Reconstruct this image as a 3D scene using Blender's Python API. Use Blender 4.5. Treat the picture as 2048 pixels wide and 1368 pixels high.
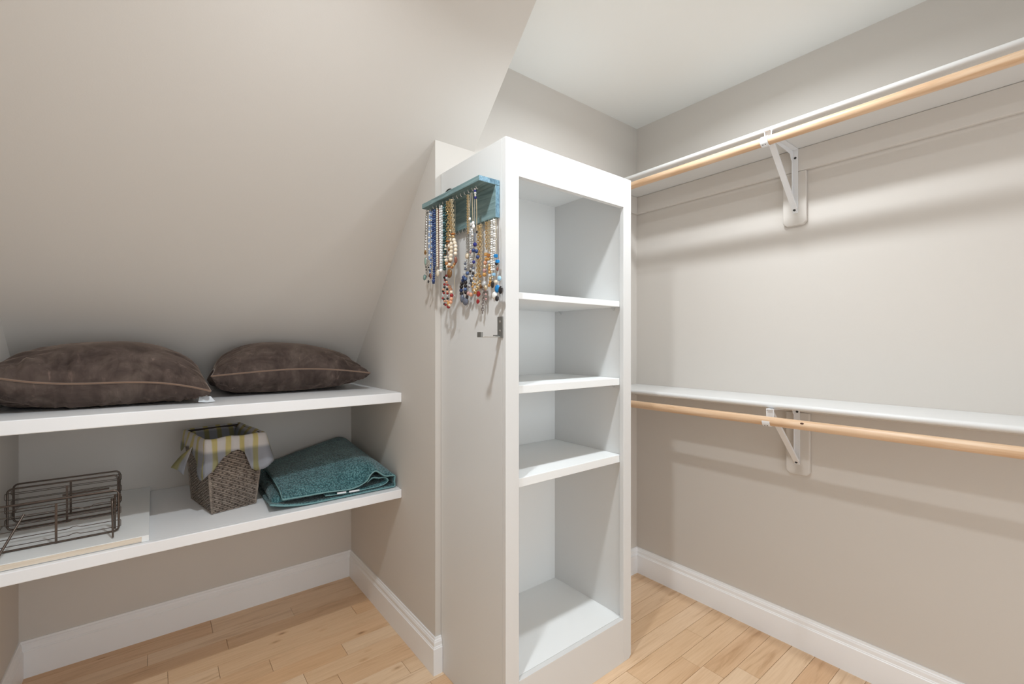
import bpy, bmesh, math, random
from mathutils import Vector, Matrix, noise

for o in list(bpy.data.objects):
    bpy.data.objects.remove(o, do_unlink=True)
SC = bpy.context.scene
COL = SC.collection
R = math.radians
rnd = random.Random(7)

# ------------------------------------------------------------------ camera, world, lights, exposure
CAM_H, CAM_YAW, FPX, CY = 1.2548, 38.3004, 907.39, 687.417
cam_data = bpy.data.cameras.new('camera')
cam_data.sensor_width = 36.0
cam_data.lens = FPX / 2048 * 36.0
cam_data.shift_y = (CY - 684) / 2048
cam_data.clip_start = 0.02
cam = bpy.data.objects.new('camera', cam_data)
cam.location = (0, 0, CAM_H)
cam.rotation_euler = (R(90), 0, R(-CAM_YAW))
COL.objects.link(cam)
SC.camera = cam

world = bpy.data.worlds.new('world')
SC.world = world
world.use_nodes = True
bg = world.node_tree.nodes['Background']
bg.inputs[0].default_value = (0.92, 0.965, 1.0, 1)
bg.inputs[1].default_value = 1.7                 # even fill light, added to come through the unseen doorway behind the camera

LIGHTS = [(0.30, 0.76), (1.40, 0.75)]            # the two recessed ceiling downlights
LIGHT_W = (9.8, 7.6)
for i, (lx, ly) in enumerate(LIGHTS):
    ld = bpy.data.lights.new('downlight', 'AREA')
    ld.shape = 'DISK'
    ld.size = 0.085
    ld.energy = LIGHT_W[i]
    ld.spread = R(163)                           # the lamps sit back in their cans
    ld.color = (0.90, 0.96, 1.0)
    lo = bpy.data.objects.new('downlight', ld)
    lo.location = (lx, ly, 2.425)
    COL.objects.link(lo)

SC.view_settings.view_transform = 'Standard'
SC.view_settings.look = 'None'
SC.view_settings.gamma = 1.0
SC.view_settings.use_curve_mapping = False
SC.view_settings.exposure = 0.54
SC.cycles.use_denoising = True
SC.cycles.max_bounces = 8
SC.cycles.use_adaptive_sampling = True
SC.cycles.adaptive_threshold = 0.025
SC.cycles.diffuse_bounces = 6

# ------------------------------------------------------------------ measures (metres; camera stands at x=0, y=0)
XR, YF, ZC = 2.094, 1.540, 2.44       # right wall, far wall, ceiling
XW, XE, YB, XL = 0.843, 1.020, 2.479, -0.397   # alcove side wall, end of the slope, alcove back wall, left wall
YK = -1.30                             # wall behind the camera
SA, SB = 3.600, -1.0175                # sloped ceiling: z = SA + SB*y
YSL = (ZC - SA) / SB                   # where the slope meets the flat ceiling

_a = R(CAM_YAW)
_F = Vector((math.sin(_a), math.cos(_a), 0))
_Rt = Vector((math.cos(_a), -math.sin(_a), 0))
def sight(px, py, ax, val):
    """world point seen at photo pixel (px, py) on the plane axis=val"""
    d = _F + _Rt * ((px - 1024) / FPX) + Vector((0, 0, (CY - py) / FPX))
    c = Vector((0, 0, CAM_H))
    return c + d * ((val - c[ax]) / d[ax])

# ------------------------------------------------------------------ mesh builder
class MB:
    def __init__(s):
        s.v, s.f, s.m = [], [], []
        s.mi = 0
    def add(s, vs, fs):
        o = len(s.v)
        s.v += [tuple(v) for v in vs]
        s.f += [tuple(i + o for i in f) for f in fs]
        s.m += [s.mi] * len(fs)
        return s
    def box(s, a, b):
        x0, y0, z0 = a; x1, y1, z1 = b
        vs = [(x0, y0, z0), (x1, y0, z0), (x1, y1, z0), (x0, y1, z0), (x0, y0, z1), (x1, y0, z1), (x1, y1, z1), (x0, y1, z1)]
        return s.add(vs, [(0, 3, 2, 1), (4, 5, 6, 7), (0, 1, 5, 4), (1, 2, 6, 5), (2, 3, 7, 6), (3, 0, 4, 7)])
    def prism(s, poly, ax, a, b):
        """polygon in the two other axes, extruded along axis ax from a to b"""
        def P(p, t):
            return {0: (t, p[0], p[1]), 1: (p[0], t, p[1]), 2: (p[0], p[1], t)}[ax]
        n = len(poly)
        vs = [P(p, a) for p in poly] + [P(p, b) for p in poly]
        fs = [tuple(range(n)), tuple(range(2 * n - 1, n - 1, -1))]
        fs += [(i, n + i, n + (i + 1) % n, (i + 1) % n) for i in range(n)]
        return s.add(vs, fs)
    def tube(s, pts, r, n=6, closed=False, caps=True, radii=None):
        pts = [Vector(p) for p in pts]
        N = len(pts)
        rings = []
        up = None
        for i, p in enumerate(pts):
            if closed:
                t = pts[(i + 1) % N] - pts[i - 1]
            else:
                t = pts[min(i + 1, N - 1)] - pts[max(i - 1, 0)]
            if t.length < 1e-9:
                t = Vector((0, 0, 1))
            t.normalize()
            if up is None:
                up = Vector((0, 0, 1)) if abs(t.z) < 0.9 else Vector((1, 0, 0))
            b = t.cross(up)
            if b.length < 1e-6:
                b = t.orthogonal()
            b.normalize()
            up = b.cross(t).normalized()
            rr = radii[i] if radii else r
            rings.append([p + (b * math.cos(k * 2 * math.pi / n) + up * math.sin(k * 2 * math.pi / n)) * rr for k in range(n)])
        vs = [v for ring in rings for v in ring]
        fs = []
        for i in range(N if closed else N - 1):
            j = (i + 1) % N
            for k in range(n):
                k2 = (k + 1) % n
                fs.append((i * n + k, i * n + k2, j * n + k2, j * n + k))
        if not closed and caps:
            fs.append(tuple(range(n - 1, -1, -1)))
            fs.append(tuple((N - 1) * n + k for k in range(n)))
        return s.add(vs, fs)
    def ball(s, c, r, n=8, m=5, sc=(1, 1, 1), rot=None):
        c = Vector(c)
        vs = []
        def put(v):
            v = Vector((v[0] * r * sc[0], v[1] * r * sc[1], v[2] * r * sc[2]))
            if rot: v = rot @ v
            vs.append(c + v)
        put((0, 0, 1))
        for i in range(1, m):
            th = math.pi * i / m
            for k in range(n):
                ph = 2 * math.pi * k / n
                put((math.sin(th) * math.cos(ph), math.sin(th) * math.sin(ph), math.cos(th)))
        put((0, 0, -1))
        fs = [(0, 1 + k, 1 + (k + 1) % n) for k in range(n)]
        for i in range(m - 2):
            for k in range(n):
                a = 1 + i * n + k; b = 1 + i * n + (k + 1) % n
                fs.append((a, a + n, b + n, b))
        L = len(vs) - 1; o = 1 + (m - 2) * n
        fs += [(L, o + (k + 1) % n, o + k) for k in range(n)]
        return s.add(vs, fs)
    def lathe(s, prof, c, axis=2, n=24, caps=False):
        """prof: (radius, height) pairs turned about the axis through c"""
        c = Vector(c)
        vs = []
        for r, h in prof:
            for k in range(n):
                a = 2 * math.pi * k / n
                u, w = r * math.cos(a), r * math.sin(a)
                vs.append(c + Vector({0: (h, u, w), 1: (w, h, u), 2: (u, w, h)}[axis]))
        fs = []
        for i in range(len(prof) - 1):
            for k in range(n):
                k2 = (k + 1) % n
                fs.append((i * n + k, i * n + k2, (i + 1) * n + k2, (i + 1) * n + k))
        if caps:
            fs.append(tuple(range(n - 1, -1, -1)))
            fs.append(tuple((len(prof) - 1) * n + k for k in range(n)))
        return s.add(vs, fs)
    def grid(s, rows):
        n = len(rows[0])
        vs = [v for r in rows for v in r]
        fs = []
        for i in range(len(rows) - 1):
            for k in range(n - 1):
                fs.append((i * n + k, i * n + k + 1, (i + 1) * n + k + 1, (i + 1) * n + k))
        return s.add(vs, fs)
    def build(s, name, mat, parent=None, smooth=False, bevel=0.0, segs=2, angle=35, flip_fix=True):
        me = bpy.data.meshes.new(name)
        me.from_pydata(s.v, [], s.f)
        mats = mat if isinstance(mat, (list, tuple)) else [mat]
        for m_ in mats: me.materials.append(m_)
        for p, k in zip(me.polygons, s.m): p.material_index = k
        me.validate()
        if flip_fix:
            bm = bmesh.new(); bm.from_mesh(me)
            bmesh.ops.recalc_face_normals(bm, faces=bm.faces)
            bm.to_mesh(me); bm.free()
        o = bpy.data.objects.new(name, me)
        COL.objects.link(o)
        if parent is not None:
            o.parent = parent
            o.matrix_parent_inverse = Matrix.Translation(-parent.location)
        if smooth or bevel:
            me.shade_smooth()
            me.set_sharp_from_angle(angle=R(angle)) if hasattr(me, 'set_sharp_from_angle') else None
        if bevel:
            b = o.modifiers.new('bevel', 'BEVEL')
            b.width = bevel; b.segments = segs; b.limit_method = 'ANGLE'; b.angle_limit = R(40)
            b.harden_normals = True
        return o

def tag(o, label=None, cat=None, group=None, kind=None):
    if label: o['label'] = label
    if cat: o['category'] = cat
    if group: o['group'] = group
    if kind: o['kind'] = kind
    return o
def empty(name, loc, label=None, cat=None, group=None):
    e = bpy.data.objects.new(name, None)
    e.location = loc
    e.empty_display_size = 0.05
    COL.objects.link(e)
    return tag(e, label, cat, group)
def struct(o, label=None):
    o['kind'] = 'structure'
    if label: o['label'] = label
    return o
def catmull(pts, n):
    """resample a polyline as a smooth curve with n points"""
    P = [Vector(p) for p in pts]
    P = [P[0] * 2 - P[1]] + P + [P[-1] * 2 - P[-2]]
    m = len(P) - 3
    out = []
    for i in range(n):
        t = i / (n - 1) * m
        k = min(int(t), m - 1); u = t - k
        a, b, c, d = P[k], P[k + 1], P[k + 2], P[k + 3]
        out.append(0.5 * ((2 * b) + (c - a) * u + (2 * a - 5 * b + 4 * c - d) * u * u + (3 * b - a - 3 * c + d) * u ** 3))
    return out

# ------------------------------------------------------------------ materials
def mat(name, col, rough=0.5, metal=0.0, spec=0.5, **kw):
    m = bpy.data.materials.new(name)
    m.use_nodes = True
    nt = m.node_tree
    b = nt.nodes['Principled BSDF']
    b.inputs['Base Color'].default_value = (*col, 1)
    b.inputs['Roughness'].default_value = rough
    b.inputs['Metallic'].default_value = metal
    b.inputs['Specular IOR Level'].default_value = spec
    for k, v in kw.items():
        b.inputs[k.replace('_', ' ')].default_value = v
    return m
def N(m, kind, **kw):
    n = m.node_tree.nodes.new(kind)
    for k, v in kw.items():
        if hasattr(n, k) and k not in n.inputs: setattr(n, k, v)
        else: n.inputs[k].default_value = v
    return n
def L(m, a, b): m.node_tree.links.new(a, b)
def bsdf(m): return m.node_tree.nodes['Principled BSDF']
def bump(m, src, strength=0.1, dist=0.002):
    b = N(m, 'ShaderNodeBump', Strength=strength, Distance=dist)
    L(m, src, b.inputs['Height']); L(m, b.outputs[0], bsdf(m).inputs['Normal'])
def coords(m, scale=(1, 1, 1), which='Object', rand=False):
    tc = N(m, 'ShaderNodeTexCoord'); mp = N(m, 'ShaderNodeMapping')
    mp.inputs['Scale'].default_value = scale
    L(m, tc.outputs[which], mp.inputs['Vector'])
    if rand:
        oi = N(m, 'ShaderNodeObjectInfo')
        sc = N(m, 'ShaderNodeVectorMath', operation='SCALE')
        cx = N(m, 'ShaderNodeCombineXYZ', X=13.7, Y=7.3, Z=29.1)
        L(m, cx.outputs[0], sc.inputs[0]); L(m, oi.outputs['Random'], sc.inputs['Scale'])
        L(m, sc.outputs[0], mp.inputs['Location'])
    return mp.outputs[0]
def ramp(m, fac, stops):
    r = N(m, 'ShaderNodeValToRGB')
    e = r.color_ramp.elements
    while len(e) > 1: e.remove(e[-1])
    e[0].position = stops[0][0]; e[0].color = (*stops[0][1], 1)
    for p, c in stops[1:]:
        k = e.new(p); k.color = (*c, 1)
    L(m, fac, r.inputs[0])
    return r.outputs[0]
def srgb(r, g, b):
    f = lambda c: (c / 255 / 12.92) if c / 255 <= 0.04045 else ((c / 255 + 0.055) / 1.055) ** 2.4
    return (f(r), f(g), f(b))

def paint(name, col, rough, grain=0.06, scale=260):
    m = mat(name, col, rough, spec=0.35)
    n = N(m, 'ShaderNodeTexNoise', Scale=scale, Detail=3.0)
    L(m, coords(m), n.inputs['Vector'])
    bump(m, n.outputs[0], grain, 0.001)
    return m
M_WALL = paint('wall_paint', srgb(207, 202, 196), 0.75, 0.12)
M_CEIL = paint('ceiling_paint', srgb(234, 235, 233), 0.85, 0.05)
M_WHITE = paint('white_semigloss', srgb(218, 218, 217), 0.38, 0.02, 90)
M_WHITE2 = paint('white_melamine', srgb(236, 238, 238), 0.42, 0.01, 60)
M_TRIM = paint('white_trim', srgb(239, 240, 242), 0.32, 0.02, 90)

def floor_wood():
    m = mat('maple_floor', (0.6, 0.4, 0.2), 0.33, spec=0.45)
    oi = N(m, 'ShaderNodeObjectInfo')
    v = coords(m, (1.6, 16, 16), rand=True)
    n1 = N(m, 'ShaderNodeTexNoise', Scale=1.6, Detail=6.0, Roughness=0.62, Distortion=0.9)
    L(m, v, n1.inputs['Vector'])
    v2 = coords(m, (6, 150, 150), rand=True)
    n2 = N(m, 'ShaderNodeTexNoise', Scale=1.2, Detail=3.0)
    L(m, v2, n2.inputs['Vector'])
    base = ramp(m, oi.outputs['Random'], [(0.0, srgb(218, 180, 142)), (0.25, srgb(227, 194, 158)), (0.45, srgb(232, 204, 172)),
                                          (0.65, srgb(223, 184, 144)), (0.85, srgb(236, 210, 180)), (1.0, srgb(222, 186, 148))])
    g1 = ramp(m, n1.outputs[0], [(0.28, (0.62, 0.50, 0.38)), (0.45, (0.93, 0.9, 0.86)), (0.6, (1, 1, 1)), (0.78, (0.9, 0.84, 0.77))])
    mx = N(m, 'ShaderNodeMix', data_type='RGBA', blend_type='MULTIPLY')
    mx.inputs[0].default_value = 0.75
    L(m, base, mx.inputs[6]); L(m, g1, mx.inputs[7])
    g2 = ramp(m, n2.outputs[0], [(0.3, (0.88, 0.84, 0.8)), (0.6, (1, 1, 1))])
    mx2 = N(m, 'ShaderNodeMix', data_type='RGBA', blend_type='MULTIPLY')
    mx2.inputs[0].default_value = 0.6
    L(m, mx.outputs[2], mx2.inputs[6]); L(m, g2, mx2.inputs[7])
    # small dark knots
    vk = coords(m, (4.5, 11, 11), rand=True)
    vo = N(m, 'ShaderNodeTexVoronoi', Scale=1.0)
    L(m, vk, vo.inputs['Vector'])
    kn = ramp(m, vo.outputs['Distance'], [(0.03, (0.28, 0.17, 0.1)), (0.075, (0.8, 0.7, 0.6)), (0.14, (1, 1, 1))])
    mx3 = N(m, 'ShaderNodeMix', data_type='RGBA', blend_type='MULTIPLY')
    mx3.inputs[0].default_value = 0.75
    L(m, mx2.outputs[2], mx3.inputs[6]); L(m, kn, mx3.inputs[7])
    L(m, mx3.outputs[2], bsdf(m).inputs['Base Color'])
    bump(m, n2.outputs[0], 0.05, 0.001)
    return m
M_FLOOR = floor_wood()
def grained(name, stops, scale, rough=0.4, dist=1.5, nscale=1.2, rand=False, spec=0.4, bmp=0.06):
    m = mat(name, stops[0][1], rough, spec=spec)
    n1 = N(m, 'ShaderNodeTexNoise', Scale=nscale, Detail=5.0, Roughness=0.6, Distortion=dist)
    L(m, coords(m, scale, rand=rand), n1.inputs['Vector'])
    L(m, ramp(m, n1.outputs[0], stops), bsdf(m).inputs['Base Color'])
    bump(m, n1.outputs[0], bmp, 0.001)
    return m
M_ROD = grained('birch_rod', [(0.3, srgb(196, 158, 122)), (0.5, srgb(214, 182, 150)), (0.7, srgb(226, 200, 172))], (60, 3, 60), 0.38, 0.6)
M_PLY = grained('bare_plywood_edge', [(0.3, srgb(202, 186, 166)), (0.6, srgb(226, 214, 198))], (3, 90, 140), 0.7)
M_TEAL = grained('teal_stained_wood', [(0.3, srgb(84, 106, 108)), (0.45, srgb(107, 133, 135)), (0.58, srgb(125, 150, 152)), (0.75, srgb(138, 162, 166))], (40, 4, 55), 0.6, 1.2)
M_TEALEND = grained('teal_stained_end_grain', [(0.35, srgb(84, 118, 138)), (0.5, srgb(118, 154, 174)), (0.68, srgb(140, 178, 198))], (150, 6, 60), 0.6, 0.8)
M_METALW = mat('white_enamel_metal', srgb(228, 229, 231), 0.35, spec=0.5)
M_PIN = mat('clear_plastic_pin', srgb(196, 198, 198), 0.3)
M_NICKEL = mat('brushed_nickel', srgb(168, 168, 166), 0.28, metal=1.0)
M_STEELD = mat('satin_nickel_grey', srgb(146, 146, 143), 0.42, metal=0.8)  # plain grey metal of the hook's plate, pivot and arm end
M_BLACK = mat('black_screw', (0.02, 0.02, 0.02), 0.5)
M_SILVER = mat('silver', srgb(214, 212, 208), 0.25, metal=1.0)
M_BRONZE = mat('dark_bronze_wire', srgb(100, 89, 82), 0.28, metal=0.9)
M_HOLE = mat('dark_recess', (0.015, 0.012, 0.01), 0.9)

# ------------------------------------------------------------------ the setting
W = 0.12
struct(MB().box((XR, YK - W, 0), (XR + W, YF + W, ZC + 0.06)).build('wall_right', M_WALL))
struct(MB().box((XE, YF, 0), (XR, YF + W, ZC + 0.06)).build('wall_far', M_WALL))
struct(MB().prism([(YF, 0), (YB + W, 0), (YB + W, SA + SB * (YB + W)), (YF, SA + SB * YF)], 0, XW, XE).build('wall_alcove_side', M_WALL))
struct(MB().box((XL - W, YB, 0), (XW, YB + W, SA + SB * YB + 0.02)).build('wall_alcove_back', M_WALL))
struct(MB().box((XL - W, YK - W, 0), (XL, YB + W, ZC + 0.06)).build('wall_left', M_WALL))
kb = MB()
DX0, DX1, DZ = 0.00, 1.60, 2.10  # unseen doorway behind the camera, made wide to let in more fill light
kb.box((XL, YK - W, 0), (DX0, YK, ZC + 0.06)).box((DX1, YK - W, 0), (XR, YK, ZC + 0.06)).box((DX0, YK - W, DZ), (DX1, YK, ZC + 0.06))
struct(kb.build('wall_behind', M_WALL))
dc = MB()
for x0, x1, z0, z1 in ((DX0 - 0.08, DX0, 0, DZ + 0.08), (DX1, DX1 + 0.08, 0, DZ + 0.08), (DX0, DX1, DZ, DZ + 0.08)):
    dc.box((x0, YK, z0), (x1, YK + 0.018, z1))
struct(dc.build('trim_added_doorway', M_TRIM, bevel=0.003))

cb = MB()
cb.prism([(XL - W, YK - W), (XR + W, YK - W), (XR + W, YF + W), (XE, YF + W), (XE, YSL), (XL - W, YSL)], 2, ZC, ZC + 0.06)
struct(cb.build('ceiling', M_CEIL))
T = 0.06
struct(MB().prism([(YSL, ZC), (YB + W, SA + SB * (YB + W)), (YB + W, SA + SB * (YB + W) + T), (YSL, ZC + T)], 0, XL - W, XE).build('ceiling_slope', M_WALL))
struct(MB().prism([(YSL, ZC + 0.01), (YF, SA + SB * YF + 0.01), (YF + W, SA + SB * YF + 0.01), (YF + W, ZC + T), (YSL, ZC + T)], 0, XE - 0.06, XE - 0.0005).build('wall_dormer_cheek', M_WALL))

# floor: bare slab with one object for each maple plank
floor = struct(MB().box((XL - W, YK - W, -0.06), (XR + W, YB + W, -0.013)).build('floor', M_HOLE))
PW, PY0 = 0.0837, 0.591
joints = {20: [0.51, -0.019], 19: [0.242], 18: [0.042, 0.74], 17: [0.196, 1.02], 16: [0.36], 15: [0.615], 13: [0.547],
          5: [1.84, 1.422, 0.5], 2: [1.78, 0.9], 22: [0.202], 21: [0.202, 0.9]}
k = int((YK - PY0) / PW) - 1
while PY0 + k * PW < YB + 0.02:
    y0, y1 = PY0 + k * PW, PY0 + (k + 1) * PW
    y1c = min(y1, YB + 0.05)
    js = joints.get(k)
    if js is None:
        js = []
        x = XL - 0.05 + rnd.uniform(0.15, 1.0)
        while x < XR:
            js.append(x); x += rnd.uniform(0.45, 1.25)
    xs = [XL - 0.02] + sorted(j for j in js if XL + 0.08 < j < XR - 0.08) + [XR + 0.02]
    for a, b in zip(xs[:-1], xs[1:]):
        if y0 > YF + 0.02 and a > XW: continue
        bb = min(b, XW + 0.02) if y0 > YF + 0.02 else b
        hx, hy = (bb - a) / 2 - 0.0004, (y1c - y0) / 2 - 0.0004
        pl = MB().box((-hx, -hy, -0.013), (hx, hy, 0)).build('plank', M_FLOOR, floor, bevel=0.0008, segs=1)
        pl.location = ((a + bb) / 2, (y0 + y1c) / 2, 0)
        pl.matrix_parent_inverse = Matrix.Identity(4)
    k += 1

# baseboards: a moulded profile run along each wall with mitred ends
BB = [(0, 0), (0.015, 0), (0.015, 0.098), (0.0125, 0.1005), (0.0125, 0.103), (0.0105, 0.106), (0.0105, 0.119), (0.0085, 0.1235), (0.0085, 0.126),
      (0.0055, 0.129), (0.0045, 0.136), (0, 0.136)]
def baseboard(name, p0, p1, nrm, m0, m1):
    """runs p0 -> p1 at the wall face; nrm points into the room; m0/m1: +1 inside corner, -1 outside corner, 0 square end"""
    p0, p1, nrm = Vector((*p0, 0)), Vector((*p1, 0)), Vector((*nrm, 0))
    d = (p1 - p0).normalized()
    n = len(BB)
    vs = [p0 + nrm * t + d * (m0 * t) + Vector((0, 0, z)) for t, z in BB] + [p1 + nrm * t - d * (m1 * t) + Vector((0, 0, z)) for t, z in BB]
    fs = [tuple(range(n)), tuple(range(2 * n - 1, n - 1, -1))] + [(i, n + i, n + (i + 1) % n, (i + 1) % n) for i in range(n)]
    return struct(MB().add(vs, fs).build(name, M_TRIM))
CX0, CX1, CYF, CZT = 0.8674, 1.500, 1.130, 1.908     # bookcase
baseboard('baseboard_right', (XR, YF), (XR, YK), (-1, 0), 1, 1)
baseboard('baseboard_far', (CX1 + 0.001, YF), (XR, YF), (0, -1), 0, 1)
baseboard('baseboard_alcove_corner', (XW, YF), (CX0 - 0.001, YF), (0, -1), -1, 0)
baseboard('baseboard_alcove_side', (XW, YB), (XW, YF), (-1, 0), 1, -1)
baseboard('baseboard_alcove_back', (XL, YB), (XW, YB), (0, -1), 1, 1)
baseboard('baseboard_left', (XL, YK), (XL, YB), (1, 0), 1, 1)
baseboard('baseboard_behind', (XL, YK), (DX0 - 0.08, YK), (0, 1), 1, 0)

# cleats and bracket blocks painted like the wall
def ledger(n, z0, z1):
    o = MB().box((XR - 0.019, YK + 0.02, z0), (XR - 0.0005, YF - 0.001, z1)).build('trim_%d' % n, M_WALL, bevel=0.003)
    return struct(o, 'wall-coloured cleat under the %s right shelf' % ('upper' if n == 1 else 'lower'))
US0, US1, LS0, LS1, SFX = 2.055, 2.076, 1.012, 1.033, 1.820
ledger(1, 1.962, US0 - 0.0005)
ledger(2, 0.974, LS0 - 0.0005)
# the far wall carries a short return of the upper cleat
struct(MB().box((SFX + 0.005, YF - 0.019, 1.962), (XR - 0.0195, YF - 0.0005, US0 - 0.0005)).build('trim_3', M_WALL, bevel=0.003))
def block(n, y0, y1, z0, z1):
    c = 0.014
    poly = [(y0 + c, z0), (y1 - c, z0), (y1, z0 + c), (y1, z1), (y0, z1), (y0, z0 + c)]
    o = MB().prism(poly, 0, XR - 0.019, XR - 0.0005).build('trim_%d' % n, M_WALL, bevel=0.004)
    return struct(o, 'wall-coloured backing block behind the %s shelf bracket' % ('upper' if n == 4 else 'lower'))
block(4, 0.704, 0.792, 1.742, 1.9615)
block(5, 0.692, 0.780, 0.716, 0.9735)
#@@PART2
# ------------------------------------------------------------------ bookcase
bc = empty('bookcase', (CX0, CYF, 0), 'tall narrow white painted bookcase standing against the far wall', 'bookcase')
SPX0, SPX1 = 0.905, 1.462                 # inner faces of the sides
BYB = YF - 0.002
MB().box((CX0, CYF + 0.0195, 0), (SPX0, BYB, CZT)).build('side_panel', M_WHITE, bc, bevel=0.0015)
MB().box((SPX1, CYF + 0.0195, 0), (CX1, BYB, CZT)).build('side_panel', M_WHITE, bc, bevel=0.0015)
MB().box((SPX0, BYB - 0.008, 0.05), (SPX1, BYB, CZT - 0.02)).build('back_panel', M_WHITE2, bc)
MB().box((SPX0, CYF + 0.02, CZT - 0.02), (SPX1, BYB, CZT)).build('top_panel', M_WHITE2, bc)
MB().box((SPX0, CYF + 0.0195, 0.150), (SPX1, BYB - 0.008, 0.169)).build('bottom_panel', M_WHITE2, bc)
FX0, FX1, FZ0, FZ1 = 0.9215, 1.4525, 0.169, 1.7927
MB().box((CX0, CYF, 0), (FX0, CYF + 0.019, CZT)).build('stile', M_WHITE, bc, bevel=0.0015)
MB().prism([(FX1, 0), (CX1 - 0.012, 0), (CX1, 0.012), (CX1, CZT), (FX1, CZT)], 1, CYF, CYF + 0.019).build('stile', M_WHITE, bc, bevel=0.0015)
MB().box((FX0, CYF, FZ1), (FX1, CYF + 0.019, CZT)).build('top_rail', M_WHITE, bc, bevel=0.0008)
MB().box((FX0, CYF, 0), (FX1, CYF + 0.019, FZ0)).build('bottom_rail', M_WHITE, bc, bevel=0.0008)
for z0, z1 in ((1.4015, 1.4235), (1.091, 1.1175), (0.784, 0.813)):
    sh = MB().box((SPX0 + 0.0005, CYF + 0.0205, z0), (SPX1 - 0.0005, BYB - 0.009, z1)).build('shelf', M_WHITE2, bc, bevel=0.0012)
    for px_, sg in ((SPX0 + 0.0006, 1), (SPX1 - 0.0006, -1)):
        for py_ in (CYF + 0.055, BYB - 0.05):
            pb = MB().box((min(px_, px_ + sg * 0.012), py_ - 0.005, z0 - 0.0035), (max(px_, px_ + sg * 0.012), py_ + 0.005, z0 - 0.0005))
            pb.prism([(px_, z0 - 0.0035), (px_ + sg * 0.009, z0 - 0.0035), (px_, z0 - 0.013)], 1, py_ - 0.003, py_ + 0.003)
            pb.build('shelf_pin', M_PIN, sh)

# ------------------------------------------------------------------ right wall: two shelves, rods, brackets
def nosed_shelf(name, z0, z1, label):
    r = (z1 - z0) / 2
    arc = [(SFX + r - r * math.sin(a), (z0 + z1) / 2 - r * math.cos(a)) for a in [math.pi * i / 10 for i in range(11)]]
    poly = [(XR - 0.0008, z0)] + arc + [(XR - 0.0008, z1)]
    o = MB().prism(poly, 1, YK + 0.02, YF - 0.0015).build(name, M_WHITE, smooth=True, angle=30)
    return tag(o, label, 'shelf', 'long shelves on the right wall')
nosed_shelf('wall_shelf', US0, US1, 'upper long white shelf on the right wall, seen from below')
nosed_shelf('wall_shelf', LS0, LS1, 'lower long white shelf on the right wall, at waist height')
RX, RR = 1.795, 0.0168
def rod(z, label, knot):
    t = empty('closet_rod', (RX, YF, z), label, 'closet rod', 'wooden closet rods')
    ys = [YF - 0.004, YF - 0.006] + [YF - 0.02 - i * 0.1 for i in range(27)] + [YK + 0.03]
    MB().tube([(RX, y, z) for y in ys], RR, n=24).build('pole', M_ROD, t, smooth=True, angle=60)
    sk = MB().lathe([(0.017, -0.018), (0.0215, -0.018), (0.0225, -0.004), (0.030, -0.003), (0.030, 0.0)], (RX, YF - 0.0008, z), 1, 20)
    sk.build('rod_socket', M_METALW, t, smooth=True)
    if knot:
        kp = sight(1604, 846, 0, RX - 0.014)
        d = (Vector((RX, kp.y, z)) - Vector((0, kp.y, CAM_H))).normalized()
        c = Vector((RX, kp.y, z)) + Vector((-0.9, 0, 0.44)).normalized() * (RR - 0.0008)
        MB().ball(c, 0.0062, 8, 5, (0.3, 1.1, 0.75)).build('knot', M_KNOT, t)
    return t
M_KNOT = mat('dark_wood_knot', srgb(70, 40, 28), 0.5)
rod(2.011, 'upper wooden closet rod hanging under the high shelf', False)
rod(0.967, 'lower wooden closet rod with a dark knot, under the low shelf', True)

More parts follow.
